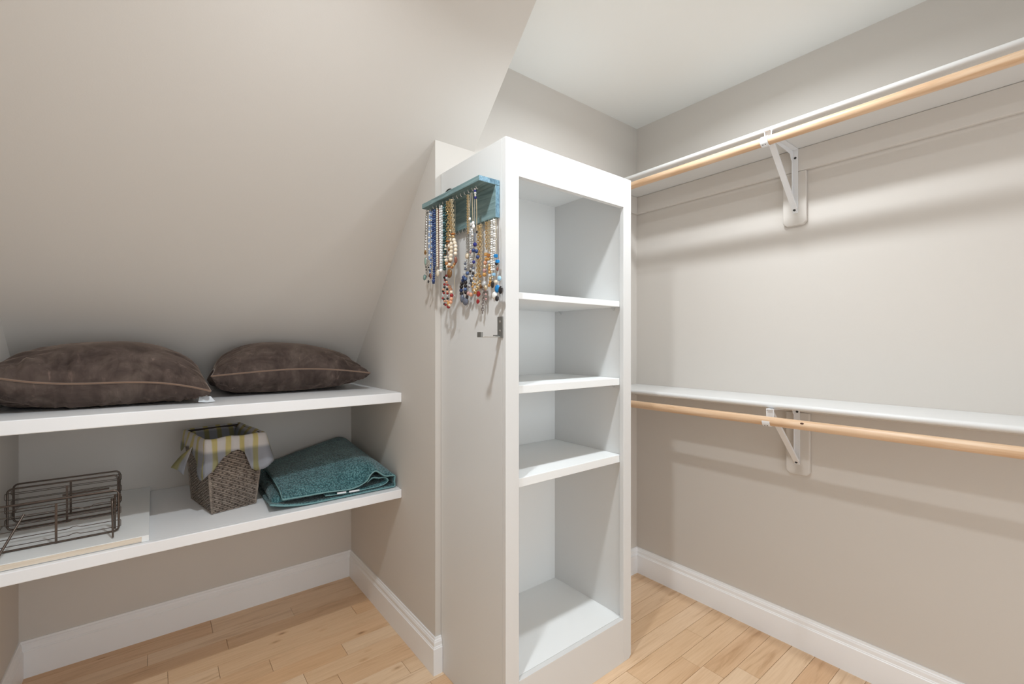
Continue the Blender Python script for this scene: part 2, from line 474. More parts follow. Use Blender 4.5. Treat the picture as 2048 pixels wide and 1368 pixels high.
def strip(pts, y0, y1, th):
    """flat metal strap that follows a path in the xz plane"""
    P = [Vector((p[0], p[1])) for p in pts]
    rows = []
    for i, p in enumerate(P):
        t = (P[min(i + 1, len(P) - 1)] - P[max(i - 1, 0)]).normalized()
        n = Vector((-t.y, t.x)) * th / 2
        rows.append([(p.x + n.x, y0, p.y + n.y), (p.x + n.x, y1, p.y + n.y), (p.x - n.x, y1, p.y - n.y), (p.x - n.x, y0, p.y - n.y)])
    m = MB()
    vs = [v for r in rows for v in r]
    fs = [(0, 1, 2, 3), tuple(4 * (len(P) - 1) + i for i in (3, 2, 1, 0))]
    for i in range(len(P) - 1):
        for k in range(4):
            fs.append((4 * i + k, 4 * i + (k + 1) % 4, 4 * i + 4 + (k + 1) % 4, 4 * i + 4 + k))
    return m.add(vs, fs)
def bracket(yc, zs, zr, drop, label, wrap):
    xw = XR - 0.0195
    t = empty('shelf_bracket', (xw, yc, zs), label, 'bracket', 'white shelf-and-rod brackets')
    hw = 0.0105
    # channel: vertical arm on the wall, horizontal arm under the shelf
    v = MB().box((xw - 0.0025, yc - hw, zs - drop), (xw, yc + hw, zs - 0.001))
    v.box((xw - 0.011, yc + hw - 0.002, zs - drop + 0.02), (xw - 0.0025, yc + hw, zs - 0.001))
    v.build('wall_arm', M_METALW, t, bevel=0.0006)
    h = MB().prism([(xw - 0.003, zs - 0.001), (RX + 0.012, zs - 0.001), (RX + 0.012, zs - 0.010), (xw - 0.030, zs - 0.022), (xw - 0.020, zs - 0.040), (xw - 0.003, zs - 0.055)], 1, yc + hw - 0.0022, yc + hw - 0.0002)
    h.box((RX + 0.004, yc - hw, zs - 0.0032), (xw - 0.003, yc + hw - 0.0024, zs - 0.001))
    h.build('shelf_arm', M_METALW, t)
    # diagonal brace
    a = Vector((xw - 0.005, zs - drop + 0.006)); b = Vector((RX + 0.020, zs - 0.012))
    n = (b - a).normalized()
    br = strip([a - n * 0.012, a, a * 0.5 + b * 0.5, b], yc - hw + 0.0005, yc + hw - 0.0005, 0.0024)
    d2 = Vector((-n.y, n.x))
    br.prism([tuple(a + n * 0.01), tuple(b), tuple(b + d2 * -0.008), tuple(a + n * 0.01 + d2 * -0.008)], 1, yc - hw + 0.0005, yc - hw + 0.0025)
    br.build('brace', M_METALW, t, bevel=0.0006)
    # J hook that cradles the rod
    rr = RR + 0.0018
    arc = [(RX + rr * math.cos(q), zr + rr * math.sin(q)) for q in [R(10 - i * 15) for i in range(wrap)]]
    path = [(RX + 0.020, zs - 0.0015), (RX + 0.0205, zs - 0.012), (RX + rr + 0.001, zr + 0.012)] + arc
    hk = strip(path, yc - 0.0135, yc + 0.0135, 0.0022).build('rod_hook', M_METALW, t, bevel=0.0005)
    lip = arc[-1]
    ln = Vector((lip[0] - RX, lip[1] - zr)).normalized()
    for dy in (-0.004, 0.005):
        q = R(-128)
        MB().ball((RX + (rr + 0.0012) * math.cos(q), yc + dy, zr + (rr + 0.0012) * math.sin(q)), 0.0018, 8, 4).build('hook_hole', M_HOLE, hk)
    for z in (zs - 0.036, zs - drop + 0.010):
        x_ = xw - 0.0028 if z > zs - 0.1 else xw - 0.0128
        s = MB().lathe([(0.0001, -0.0016), (0.0040, -0.0012), (0.0050, 0.0), (0.0050, 0.004)], (x_, yc, z), 0, 12)
        s.build('screw', M_BLACK, t)
    return t
bracket(0.743, US0, 2.011, 0.262, 'white metal bracket holding the upper closet rod', 17)
bracket(0.736, LS0, 0.967, 0.252, 'white metal bracket holding the lower closet rod', 14)

# ------------------------------------------------------------------ alcove shelves and the loose board
def alcove_shelf(z0, z1, label):
    t = empty('alcove_shelf', (XL, 1.8355, z0), label, 'shelf', 'deep white shelves in the alcove')
    MB().box((XL + 0.0008, 1.855, z0 + 0.006), (XW - 0.0008, YB - 0.0008, z1 - 0.0003)).build('board', M_TRIM, t)
    MB().box((XL + 0.0008, 1.8355, z0), (XW - 0.0008, 1.8552, z1)).build('front_edge', M_TRIM, t, bevel=0.003)
    return t
AZ1, BZ1 = 1.0434, 0.6258
alcove_shelf(1.0022, AZ1, 'upper deep white alcove shelf carrying the two brown cushions')
alcove_shelf(0.5885, BZ1, 'lower deep white alcove shelf carrying the waste basket')
lb = empty('loose_board', (-0.39, 1.853, BZ1), 'spare white shelf board with a bare wood front edge, under the wire racks', 'board')
MB().box((XL + 0.004, 1.8545, BZ1 + 0.0008), (-0.012, YB - 0.003, 0.6455)).build('panel', M_WHITE2, lb)
MB().box((XL + 0.004, 1.8525, BZ1 + 0.0024), (-0.030, 1.8546, 0.6432)).build('bare_edge', M_PLY, lb)
MB().box((-0.0298, 1.8525, BZ1 + 0.001), (-0.012, 1.8546, 0.6452)).build('edge_end', M_WHITE2, lb)

# ------------------------------------------------------------------ recessed ceiling lights (just above the frame)
M_LENS = mat('lit_lens', (1, 1, 1), 0.5)
bsdf(M_LENS).inputs['Emission Color'].default_value = (1.0, 0.955, 0.89, 1)
bsdf(M_LENS).inputs['Emission Strength'].default_value = 12.0
for i, (lx, ly) in enumerate(LIGHTS):
    t = empty('recessed_light', (lx, ly, ZC), ['white recessed downlight in the ceiling before the alcove', 'white recessed downlight in the ceiling before the bookcase'][i], 'ceiling light', 'recessed downlights')
    MB().lathe([(0.050, -0.004), (0.056, -0.010), (0.072, -0.006), (0.076, -0.0004), (0.050, -0.0004)], (lx, ly, ZC), 2, 32).build('trim_ring', M_WHITE, t, smooth=True)
    MB().lathe([(0.0002, -0.004), (0.049, -0.004), (0.049, -0.0006), (0.0002, -0.0006)], (lx, ly, ZC), 2, 32).build('lens', M_LENS, t)
#@@PART3
# ------------------------------------------------------------------ velvet cushions
def velvet():
    m = mat('brown_velvet', srgb(92, 78, 70), 0.85, spec=0.15)
    b = bsdf(m)
    b.inputs['Sheen Weight'].default_value = 0.55
    b.inputs['Sheen Roughness'].default_value = 0.35
    b.inputs['Sheen Tint'].default_value = (*srgb(190, 170, 155), 1)
    n = N(m, 'ShaderNodeTexNoise', Scale=9.0, Detail=4.0, Roughness=0.65, Distortion=0.8)
    L(m, coords(m, (1, 1, 1)), n.inputs['Vector'])
    cb_ = ramp(m, n.outputs[0], [(0.32, srgb(62, 52, 48)), (0.5, srgb(80, 68, 63)), (0.68, srgb(98, 86, 79))])
    # narrow upright streaks: turned nap, plus crease highlights painted into the colour
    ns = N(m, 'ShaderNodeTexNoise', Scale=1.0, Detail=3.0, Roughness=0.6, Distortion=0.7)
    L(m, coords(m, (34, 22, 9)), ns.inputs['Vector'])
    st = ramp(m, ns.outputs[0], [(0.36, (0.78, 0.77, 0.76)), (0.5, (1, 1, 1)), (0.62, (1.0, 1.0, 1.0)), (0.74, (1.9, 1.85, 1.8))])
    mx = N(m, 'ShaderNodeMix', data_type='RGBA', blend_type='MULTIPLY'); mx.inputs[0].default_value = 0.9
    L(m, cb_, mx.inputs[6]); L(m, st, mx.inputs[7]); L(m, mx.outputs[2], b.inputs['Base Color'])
    n2 = N(m, 'ShaderNodeTexNoise', Scale=700.0, Detail=2.0)
    L(m, coords(m), n2.inputs['Vector'])
    bump(m, n2.outputs[0], 0.25, 0.001)
    return m
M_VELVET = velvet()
M_PIPE = mat('brown_velvet_piping', srgb(122, 99, 84), 0.8, spec=0.15, Sheen_Weight=0.4)
M_TAG = mat('white_satin_tag', srgb(226, 232, 238), 0.5)
def cushion(label, corners, zc, seam_mid, top, bot, seed, puff=0.42, pull=0.06, tag_at=None, squash=1.0, skew=0.0):
    """corners: front-left, front-right, back-right, back-left (x, y, seam z); the seam edge sags between them"""
    C = [Vector(c) for c in corners]
    ctr = sum(C, Vector()) / 4
    t = empty('cushion', (ctr.x, ctr.y, zc), label, 'cushion', 'brown velvet cushions')
    n = 88
    def base(u, v):
        p = (C[0] * (1 - u) * (1 - v) + C[1] * u * (1 - v) + C[2] * u * v + C[3] * (1 - u) * v)
        a, b = 2 * u - 1, 2 * v - 1
        s = Vector((p.x - ctr.x, p.y - ctr.y, 0))
        k = pull * ((1 - a * a) * b * b * b * b + (1 - b * b) * a * a * a * a)      # sides drawn in between the corners
        p = p - s * k * 1.0
        e = max(abs(a), abs(b))
        mid = (1 - abs(a) ** 2.5) * (1 - abs(b) ** 2.5) if False else 1 - (a * a * b * b) ** 0.9
        p.z = p.z * (1 - mid) + seam_mid * mid
        return p, a, b
    def surf(sign):
        rows = []
        for j in range(n + 1):
            row = []
            for i in range(n + 1):
                # denser sampling toward the edges
                u = 0.5 - 0.5 * math.cos(math.pi * i / n); v = 0.5 - 0.5 * math.cos(math.pi * j / n)
                p, a, b = base(u, v)
                ah = a * squash if a < 0 else a
                ah = ah + skew * (1 - ah * ah)
                h = max(0.0, (1 - ah ** 2) * (1 - b ** 2)) ** (puff if sign > 0 else puff * 0.62)
                h = h * (0.62 + 0.38 * ((1 - ah * ah) * (1 - b * b)) ** 0.6) if sign > 0 else h * (1.0 - 0.10 * (1 - h))
                edge = max(abs(a), abs(b))
                # gathers running in from the seam
                w = max(0, edge - 0.35) / 0.65
                s_ = (p.x if abs(b) > abs(a) else p.y)
                gath = (abs(noise.noise(Vector((s_ * 58 + seed + 2.2 * noise.noise(Vector((p.x * 7, p.y * 7, seed))), edge * 2.0, seed * 3.1 + sign)))) * 2.2 - 0.5) * 0.013 * 3.4 * w * w * math.sqrt(max(0.0, 1 - w))
                crease = noise.noise(Vector((p.x * 6 + seed * 2, p.y * 6, sign * 5.0))) * 0.008 * h
                dz = (top if sign > 0 else bot) * h + gath + crease
                z = p.z + sign * dz
                if sign > 0: z = min(z, SA + SB * p.y - 0.006)
                if sign < 0:
                    f_ = zc + 0.0012
                    if z < f_ + 0.012: z = f_ + 0.012 * math.exp((z - f_ - 0.012) / 0.012)
                row.append((p.x, p.y, z))
            rows.append(row)
        return rows
    up, dn = surf(1), surf(-1)
    # weld the rim
    for j in range(n + 1):
        for i in range(n + 1):
            if i in (0, n) or j in (0, n):
                p, a, b = base(0.5 - 0.5 * math.cos(math.pi * i / n), 0.5 - 0.5 * math.cos(math.pi * j / n))
                up[j][i] = dn[j][i] = tuple(p)
    m = MB(); m.grid(up); m.grid(dn)
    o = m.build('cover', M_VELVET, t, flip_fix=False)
    bm = bmesh.new(); bm.from_mesh(o.data)
    bmesh.ops.remove_doubles(bm, verts=bm.verts, dist=1e-6)
    bmesh.ops.recalc_face_normals(bm, faces=bm.faces)
    bm.to_mesh(o.data); bm.free()
    o.data.shade_smooth()
    rim = []
    for k_ in range(0, n): rim.append(up[0][k_])
    for k_ in range(0, n): rim.append(up[k_][n])
    for k_ in range(n, 0, -1): rim.append(up[n][k_])
    for k_ in range(n, 0, -1): rim.append(up[k_][0])
    out = []
    for p in rim:
        p = Vector(p)
        if out and (p - out[-1]).length < 0.002: continue
        out.append(p)
    MB().tube(out, 0.0034, n=8, closed=True).build('piping', M_PIPE, t, smooth=True, angle=80)
    if tag_at:
        q = Vector(tag_at)
        vs = [q + Vector(d) for d in ((0, 0, 0.022), (0.034, 0.004, 0.020), (0.046, -0.012, 0.003), (0.020, -0.022, 0.0015), (-0.004, -0.010, 0.004))]
        MB().add(vs + [v + Vector((0, 0.0006, 0.0006)) for v in vs], [(0, 1, 2, 3, 4), (9, 8, 7, 6, 5)] + [(i, 5 + i, 5 + (i + 1) % 5, (i + 1) % 5) for i in range(5)]).build('care_tag', M_TAG, t)
    return t
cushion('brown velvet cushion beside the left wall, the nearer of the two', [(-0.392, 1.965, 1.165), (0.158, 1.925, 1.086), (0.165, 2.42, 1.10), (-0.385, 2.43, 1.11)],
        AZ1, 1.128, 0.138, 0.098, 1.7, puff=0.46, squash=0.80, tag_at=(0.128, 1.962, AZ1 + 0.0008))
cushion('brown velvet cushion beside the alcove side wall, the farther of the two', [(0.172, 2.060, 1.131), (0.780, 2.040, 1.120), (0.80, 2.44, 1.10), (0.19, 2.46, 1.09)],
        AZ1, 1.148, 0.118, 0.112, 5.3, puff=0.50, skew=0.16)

# ------------------------------------------------------------------ folded wire racks standing on the loose board
def rrect(x0, x1, z0, z1, y, r=0.012, lean=0.0):
    pts = []
    for cx, cz, a0 in ((x1 - r, z1 - r, 0), (x0 + r, z1 - r, 90), (x0 + r, z0 + r, 180), (x1 - r, z0 + r, 270)):
        for i in range(6):
            a = R(a0 + i * 18)
            z = cz + r * math.sin(a)
            pts.append((cx + r * math.cos(a), y + lean * (z - z0), z))
    return pts
def wire_rack(label, x0, x1, z0, z1, y, lean, legs, wires, bumps=False):
    t = empty('wire_rack', ((x0 + x1) / 2, y, z0), label, 'wire rack', 'folding wire cooling racks')
    rf = 0.0030
    MB().tube(rrect(x0, x1, z0 + rf, z1, y, 0.013, lean), rf, n=8, closed=True).build('frame', M_BRONZE, t, smooth=True, angle=80)
    for i in range(wires):
        z = z0 + (z1 - z0) * (0.5 + i) / wires if False else z0 + 0.017 + (z1 - z0 - 0.030) * i / (wires - 1)
        yy = y + lean * (z - z0) - 0.0030
        xm = x0 + (x1 - x0) * 0.66
        path = [(x0 - 0.004, yy, z)]
        if i in (0, 1, 2) and bumps:
            for dx, dz in ((-0.022, 0), (-0.014, 0.001), (-0.006, 0.0045), (0.002, 0.0045), (0.010, 0.001), (0.018, 0)):
                path.append((xm + dx, yy, z + dz))
        elif i == wires - 2 and bumps:
            for dx, dz in ((-0.004, 0), (0.008, -0.002), (0.020, -0.008), (0.030, -0.008), (0.040, -0.001), (0.052, 0.001)):
                path.append((xm + dx, yy, z + dz))
        path.append((x1 + 0.004, yy, z))
        MB().tube(path, 0.0012, n=6).build('wire', M_BRONZE, t, smooth=True, angle=80)
    for xe in ((x1 + 0.005, 1), (x0 - 0.005, -1)):
        for i in range(0, wires - 1, 2):
            za = z0 + 0.017 + (z1 - z0 - 0.030) * i / (wires - 1); zb = z0 + 0.017 + (z1 - z0 - 0.030) * (i + 1) / (wires - 1)
            ya = y + lean * (za - z0) - 0.003
            MB().tube([(xe[0] - xe[1] * 0.002, ya, za), (xe[0], ya, za + 0.002), (xe[0], ya, zb - 0.002), (xe[0] - xe[1] * 0.002, ya, zb)], 0.0012, n=6).build('wire_end', M_BRONZE, t, smooth=True, angle=80)
    xb = (x0 + x1) / 2 + 0.004
    MB().prism([(y - 0.0058, z0 + 0.001), (y - 0.0043, z0 + 0.001), (y + lean * (z1 - z0 - 0.012) - 0.0043, z1 - 0.012), (y + lean * (z1 - z0 - 0.012) - 0.0058, z1 - 0.012)], 0, xb - 0.003, xb + 0.003).build('centre_bar', M_BRONZE, t, bevel=0.0005)
    for path, r0, r1 in legs:
        pts = catmull(path, 10) if len(path) > 2 else [Vector(path[0]).lerp(Vector(path[1]), i / 6) for i in range(7)]
        nn = len(pts)
        MB().tube(pts, r0, n=8, radii=[r0 + (r1 - r0) * (i / (nn - 1)) for i in range(nn)]).build('leg', M_BRONZE, t, smooth=True, angle=80)
    return t
BT = 0.6458
yf = 1.948
wire_rack('bronze wire rack with slanting legs, the front one on the loose board', XL + 0.012, -0.089, BT + 0.0004, 0.781, yf, 0.0,
          [([(-0.300, yf - 0.007, 0.752), (-0.345, yf - 0.082, BT + 0.0030)], 0.0026, 0.0034),
           ([(-0.1045, yf - 0.009, 0.757), (-0.1035, yf - 0.024, 0.738), (-0.1000, yf - 0.062, BT + 0.0030)], 0.0042, 0.0024),
           ([(-0.0985, yf + 0.014, 0.762), (-0.0990, yf + 0.018, 0.735), (-0.0995, yf + 0.026, BT + 0.0030)], 0.0032, 0.0024)], 6, True)
wire_rack('bronze wire rack standing in the middle of three', -0.372, -0.101, BT + 0.0004, 0.782, 2.165, 0.0,
          [([(-0.245, 2.174, 0.735), (-0.125, 2.174, 0.736)], 0.0036, 0.0030),
           ([(-0.360, 2.174, 0.722), (-0.262, 2.174, 0.724)], 0.0034, 0.0030)], 6)
wire_rack('bronze wire rack at the back, next to the alcove wall', -0.372, -0.100, BT + 0.0004, 0.778, 2.25, 0.0, [], 6)

# ------------------------------------------------------------------ wicker waste basket
def bil(q, u, v): return q[0] * (1 - u) * (1 - v) + q[1] * u * (1 - v) + q[2] * u * v + q[3] * (1 - u) * v
ZB0, ZB1 = BZ1 + 0.0008, 0.902
base4 = [Vector((0.168, 1.992, ZB0)), Vector((0.316, 2.025, ZB0)), Vector((0.268, 2.272, ZB0)), Vector((0.120, 2.239, ZB0))]
rim4 = [Vector((0.148, 1.985, ZB1)), Vector((0.345, 2.012, ZB1)), Vector((0.297, 2.330, ZB1)), Vector((0.098, 2.285, ZB1))]
M_WICK = grained('brown_resin_wicker', [(0.3, srgb(98, 87, 79)), (0.5, srgb(128, 116, 106)), (0.7, srgb(150, 138, 127))], (60, 60, 60), 0.5, 0.5, bmp=0.1)
M_WICKD = mat('wicker_shadow_gap', srgb(60, 50, 44), 0.8)
bk = empty('waste_basket', (0.22, 2.13, BZ1), 'brown woven wicker waste basket between the wire racks and the towel', 'waste basket')
bx = MB()
ins = 0.006
def rim_pt(q4, i): return q4[i % 4]
ctrb = sum(base4, Vector()) / 4; ctrr = sum(rim4, Vector()) / 4
def shrink(q4, c, k): return [p + Vector((c.x - p.x, c.y - p.y, 0)).normalized() * k for p in q4]
ob, orr = shrink(base4, ctrb, 0.011), shrink(rim4, ctrr, 0.011)
ib, ir = shrink(base4, ctrb, 0.014), shrink(rim4, ctrr, 0.014)
vs = ob + orr + [p + Vector((0, 0, 0.006)) for p in ib] + ir
fs = [(0, 1, 2, 3)] + [(i, (i + 1) % 4, 4 + (i + 1) % 4, 4 + i) for i in range(4)] + [(4 + i, 4 + (i + 1) % 4, 12 + (i + 1) % 4, 12 + i) for i in range(4)] + \
     [(8 + i, 12 + i, 12 + (i + 1) % 4, 8 + (i + 1) % 4) for i in range(4)] + [(8, 9, 10, 11)]
bx.add(vs, fs).build('shell', M_WICKD, bk)
wv = MB()
ROWS = 40
for f_ in range(4):
    a0, a1, b0, b1 = base4[f_], base4[(f_ + 1) % 4], rim4[f_], rim4[(f_ + 1) % 4]
    ncol = 6 if f_ in (0, 2) else 9
    nrm = (a1 - a0).cross(b0 - a0).normalized()
    cc = (a0 + a1 + b0 + b1) / 4
    if nrm.dot(cc - Vector((ctrr.x, ctrr.y, cc.z))) < 0: nrm = -nrm
    for r_ in range(ROWS):
        v0, v1 = r_ / ROWS + 0.002, (r_ + 1) / ROWS - 0.003
        off = (0.0, 0.5, 0.15, 0.62, 0.33)[r_ % 5] + rnd.uniform(-0.08, 0.08)
        for c_ in range(-1, ncol + 1):
            u0, u1 = (c_ + off + 0.03) / ncol, (c_ + off + 0.97) / ncol
            if u1 <= 0.005 or u0 >= 0.995: continue
            u0, u1 = max(0, u0), min(1, u1)
            P = lambda u, v, h: (a0.lerp(a1, u)).lerp(b0.lerp(b1, u), v) + nrm * h
            um = (u0 + u1) / 2
            q_ = (u1 - u0) * 0.16
            top = [P(u0, v0, -0.0045), P(u0 + q_, v0, -0.0014), P(u1 - q_, v0, -0.0014), P(u1, v0, -0.0045), P(u1, v1, -0.0035), P(u1 - q_, v1, 0.0), P(u0 + q_, v1, 0.0), P(u0, v1, -0.0035)]
            bot = [P(u0, v0, -0.0065), P(u1, v0, -0.0065), P(u1, v1, -0.0065), P(u0, v1, -0.0065)]
            wv.add(top + bot, [(0, 1, 6, 7), (1, 2, 5, 6), (2, 3, 4, 5), (8, 9, 3, 2, 1, 0), (9, 10, 4, 3), (10, 11, 7, 6, 5, 4), (11, 8, 0, 7)])
for i in range(4):
    wv.tube([base4[i] + Vector((0, 0, 0.003)) + (Vector((ctrb.x, ctrb.y, 0)) - Vector((base4[i].x, base4[i].y, 0))).normalized() * 0.003, rim4[i] + (Vector((ctrr.x, ctrr.y, 0)) - Vector((rim4[i].x, rim4[i].y, 0))).normalized() * 0.003], 0.004, n=8)
wo = wv.build('weave', M_WICK, bk); wo['kind'] = 'stuff'

# the plastic liner folded over the rim
def liner_mat():
    m = mat('striped_plastic_liner', srgb(225, 226, 222), 0.42, spec=0.4)
    b = bsdf(m)
    b.inputs['Transmission Weight'].default_value = 0.0
    at = N(m, 'ShaderNodeAttribute'); at.attribute_name = 'liner_uv'
    sx = N(m, 'ShaderNodeSeparateXYZ'); L(m, at.outputs['Vector'], sx.inputs[0])
    def saw(src, k):
        a = N(m, 'ShaderNodeMath', operation='MULTIPLY'); L(m, src, a.inputs[0]); a.inputs[1].default_value = k
        f = N(m, 'ShaderNodeMath', operation='FRACT'); L(m, a.outputs[0], f.inputs[0]); return f.outputs[0]
    W_ = srgb(236, 234, 233); Y_ = srgb(226, 214, 146); G_ = srgb(168, 172, 182); YG = srgb(205, 196, 140)
    cu = ramp(m, saw(sx.outputs[0], 17.0), [(0.0, W_), (0.34, W_), (0.42, Y_), (0.72, Y_), (0.80, W_), (1.0, W_)])
    cv = ramp(m, sx.outputs[1], [(0.0, G_), (0.445, G_), (0.458, W_), (0.505, W_), (0.515, G_), (1.0, G_)])
    mx = N(m, 'ShaderNodeMix', data_type='RGBA', blend_type='MULTIPLY'); mx.inputs[0].default_value = 1.0
    L(m, cu, mx.inputs[6]); L(m, cv, mx.inputs[7])
    L(m, mx.outputs[2], b.inputs['Base Color'])
    tr = N(m, 'ShaderNodeBsdfTranslucent'); L(m, mx.outputs[2], tr.inputs['Color'])
    ms = N(m, 'ShaderNodeMixShader', Fac=0.35)
    out = m.node_tree.nodes['Material Output']
    L(m, b.outputs[0], ms.inputs[1]); L(m, tr.outputs[0], ms.inputs[2]); L(m, ms.outputs[0], out.inputs['Surface'])
    n = N(m, 'ShaderNodeTexNoise', Scale=60.0, Detail=3.0); L(m, coords(m, (1, 1, 0.4)), n.inputs['Vector'])
    bump(m, n.outputs[0], 0.35, 0.004)
    return m
M_LINER = liner_mat()
def per(q4, s):
    s = (s % 1.0) * 4; k = int(s); u = s - k
    return q4[k].lerp(q4[(k + 1) % 4], u)
hem = [(0.0, 0.138), (0.018, 0.118), (0.045, 0.088), (0.075, 0.064), (0.10, 0.050), (0.125, 0.045), (0.148, 0.054), (0.168, 0.090), (0.183, 0.126), (0.200, 0.136), (0.225, 0.130), (0.25, 0.108),
       (0.29, 0.075), (0.36, 0.060), (0.45, 0.07), (0.52, 0.085), (0.60, 0.07), (0.70, 0.05), (0.77, 0.08), (0.80, 0.055), (0.86, 0.045), (0.92, 0.062), (0.96, 0.108), (0.985, 0.146), (1.0, 0.138)]
def hemd(s):
    s %= 1.0
    for (a, x), (b, y) in zip(hem[:-1], hem[1:]):
        if a <= s <= b:
            t_ = (s - a) / (b - a); t_ = t_ * t_ * (3 - 2 * t_)
            return x + (y - x) * t_
    return 0.1
ln = MB(); NS = 120
rows, uvs = [], []
prof_in = [(-0.095, -0.262), (-0.072, -0.258), (-0.070, -0.245), (-0.058, -0.16), (-0.043, -0.10), (-0.031, -0.05), (-0.020, -0.015), (-0.006, 0.001), (0.0, 0.005), (0.005, 0.002)]
NO = 10
for i in range(NS + 1):
    s = i / NS
    p = per(rim4, s)
    k = int((s % 1.0) * 4)
    e = (rim4[(k + 1) % 4] - rim4[k]).normalized()
    outw = Vector((e.y, -e.x, 0))
    # soften the outward direction round the corners
    u = (s % 1.0) * 4 - k
    if u < 0.12 or u > 0.88:
        kk = (k - 1) % 4 if u < 0.12 else (k + 1) % 4
        e2 = (rim4[(kk + 1) % 4] - rim4[kk]).normalized(); o2 = Vector((e2.y, -e2.x, 0))
        w = 0.5 * (1 - (u if u < 0.12 else 1 - u) / 0.12)
        outw = (outw * (1 - w) + o2 * w).normalized()
    row = []; uv = []
    arc_s = s * 1.03
    d = 0.0
    for off, dz in prof_in:
        wob = noise.noise(Vector((s * 40, dz * 30, 1.3))) * 0.004
        row.append(p + outw * (off + wob * (0.3 if off > -0.01 else 1)) + Vector((0, 0, dz + noise.noise(Vector((s * 16, 0, 9))) * 0.004 * (1 if dz > -0.02 else 0))))
        uv.append((arc_s, 0.5 - dz if dz < -0.01 else 0.5, 0))
    H = hemd(s)
    for j in range(1, NO + 1):
        q = j / NO
        dep = H * q
        flare = 0.006 + (0.020 + 0.022 * max(0, 1 - abs(s - 0.235) / 0.06)) * q * (0.4 + 0.6 * min(1, H / 0.11)) + noise.noise(Vector((s * 34, dep * 22, 4.4))) * 0.011 * q
        taper = -0.14 * dep * 0.55
        row.append(p + outw * (flare + taper) + Vector((0, 0, -dep)))
        uv.append((arc_s + noise.noise(Vector((s * 12, dep * 9, 2.0))) * 0.008, 0.5 - dep - 0.004, 0))
    rows.append(row); uvs.append(uv)
lo_ = ln.grid(rows).build('liner', M_LINER, smooth=True, angle=180, flip_fix=False)
at_ = lo_.data.attributes.new('liner_uv', 'FLOAT_VECTOR', 'POINT')
flat = [c for uv in uvs for q in uv for c in q]
at_.data.foreach_set('vector', flat)
sol = lo_.modifiers.new('thickness', 'SOLIDIFY'); sol.thickness = 0.0005
lo_.name = 'bin_liner'
tag(lo_, 'yellow, white and grey checked plastic liner folded over the rim of the wicker basket', 'bin liner')
# twisted loose corner of the liner on the left
q0 = rim4[3].lerp(rim4[0], 0.55) + Vector((-0.012, -0.004, -0.050))
tw = [[q0 + Vector((0, -0.012, 0.006)), q0 + Vector((0.002, 0.004, 0.012)), q0 + Vector((0, 0.018, 0.002))],
      [q0 + Vector((-0.014, -0.026, -0.034)), q0 + Vector((-0.020, -0.006, -0.022)), q0 + Vector((-0.030, 0.010, -0.018))],
      [q0 + Vector((-0.022, -0.030, -0.062)), q0 + Vector((-0.036, -0.012, -0.046)), q0 + Vector((-0.050, 0.002, -0.040))],
      [q0 + Vector((-0.026, -0.036, -0.086)), q0 + Vector((-0.044, -0.018, -0.068)), q0 + Vector((-0.064, -0.004, -0.058))]]
mcols = [catmull([r[i] for r in tw], 9) for i in range(3)]
twr = [catmull([mcols[i][j] for i in range(3)], 5) for j in range(9)]
tw_o = MB().grid(twr).build('loose_corner', M_LINER, lo_, smooth=True, angle=180)
at2 = tw_o.data.attributes.new('liner_uv', 'FLOAT_VECTOR', 'POINT')
at2.data.foreach_set('vector', [c for j in range(9) for i in range(5) for c in (0.54 + i * 0.006, 0.46 - j * 0.004, 0)])
tw_o.modifiers.new('thickness', 'SOLIDIFY').thickness = 0.0005

# ------------------------------------------------------------------ folded teal bath mat
def terry(name, c0, c1, c2, scale):
    m = mat(name, c1, 0.9, spec=0.1, Sheen_Weight=0.3)
    v = coords(m, (1, 0.62, 1))
    vo = N(m, 'ShaderNodeTexVoronoi', Scale=scale); L(m, v, vo.inputs['Vector'])
    n = N(m, 'ShaderNodeTexNoise', Scale=14.0, Detail=3.0); L(m, coords(m), n.inputs['Vector'])
    ad = N(m, 'ShaderNodeMath', operation='MULTIPLY_ADD'); L(m, n.outputs[0], ad.inputs[0]); ad.inputs[1].default_value = 0.5
    L(m, vo.outputs['Distance'], ad.inputs[2])
    L(m, ramp(m, ad.outputs[0], [(0.25, c2), (0.6, c1), (0.95, c0)]), bsdf(m).inputs['Base Color'])
    iv = N(m, 'ShaderNodeMath', operation='SUBTRACT'); iv.inputs[0].default_value = 1.0; L(m, vo.outputs['Distance'], iv.inputs[1])
    bump(m, iv.outputs[0], 0.8, 0.004)
    return m
M_TERRY = terry('teal_terry', srgb(44, 80, 86), srgb(84, 128, 133), srgb(122, 164, 168), 190)
M_HEM = mat('teal_hem', srgb(118, 154, 157), 0.85, spec=0.1)
tm = empty('bath_mat', (0.6, 2.12, BZ1), 'teal cotton bath mat folded over on the lower alcove shelf', 'bath mat')
TC = lambda x, y, Y: sight(500 + x / 6.4, 860 + y / 6.4, 1, Y)
fp = [(255, 962), (500, 968), (800, 945), (1300, 842), (1750, 768), (1870, 712), (1893, 640), (1850, 582), (1740, 588), (1680, 562), (1610, 524), (1545, 570), (1480, 662), (1300, 752), (1000, 792), (700, 845), (420, 892)]
zmin = BZ1 + 0.006
front = [TC(x, y, 1.876) for x, y in fp]
for p in front:
    p.z = max(p.z, zmin); p.x = min(p.x, 0.826)
mid_ = [(0.35, .0), (0.42, .0), (0.50, .0), (0.65, .0), (0.78, 0.002), (0.818, 0.015), (0.828, 0.035), (0.818, 0.062), (0.80, 0.088), (0.775, 0.102), (0.745, 0.112), (0.71, 0.116), (0.675, 0.115), (0.60, 0.106), (0.53, 0.094), (0.45, 0.080), (0.385, 0.070)]
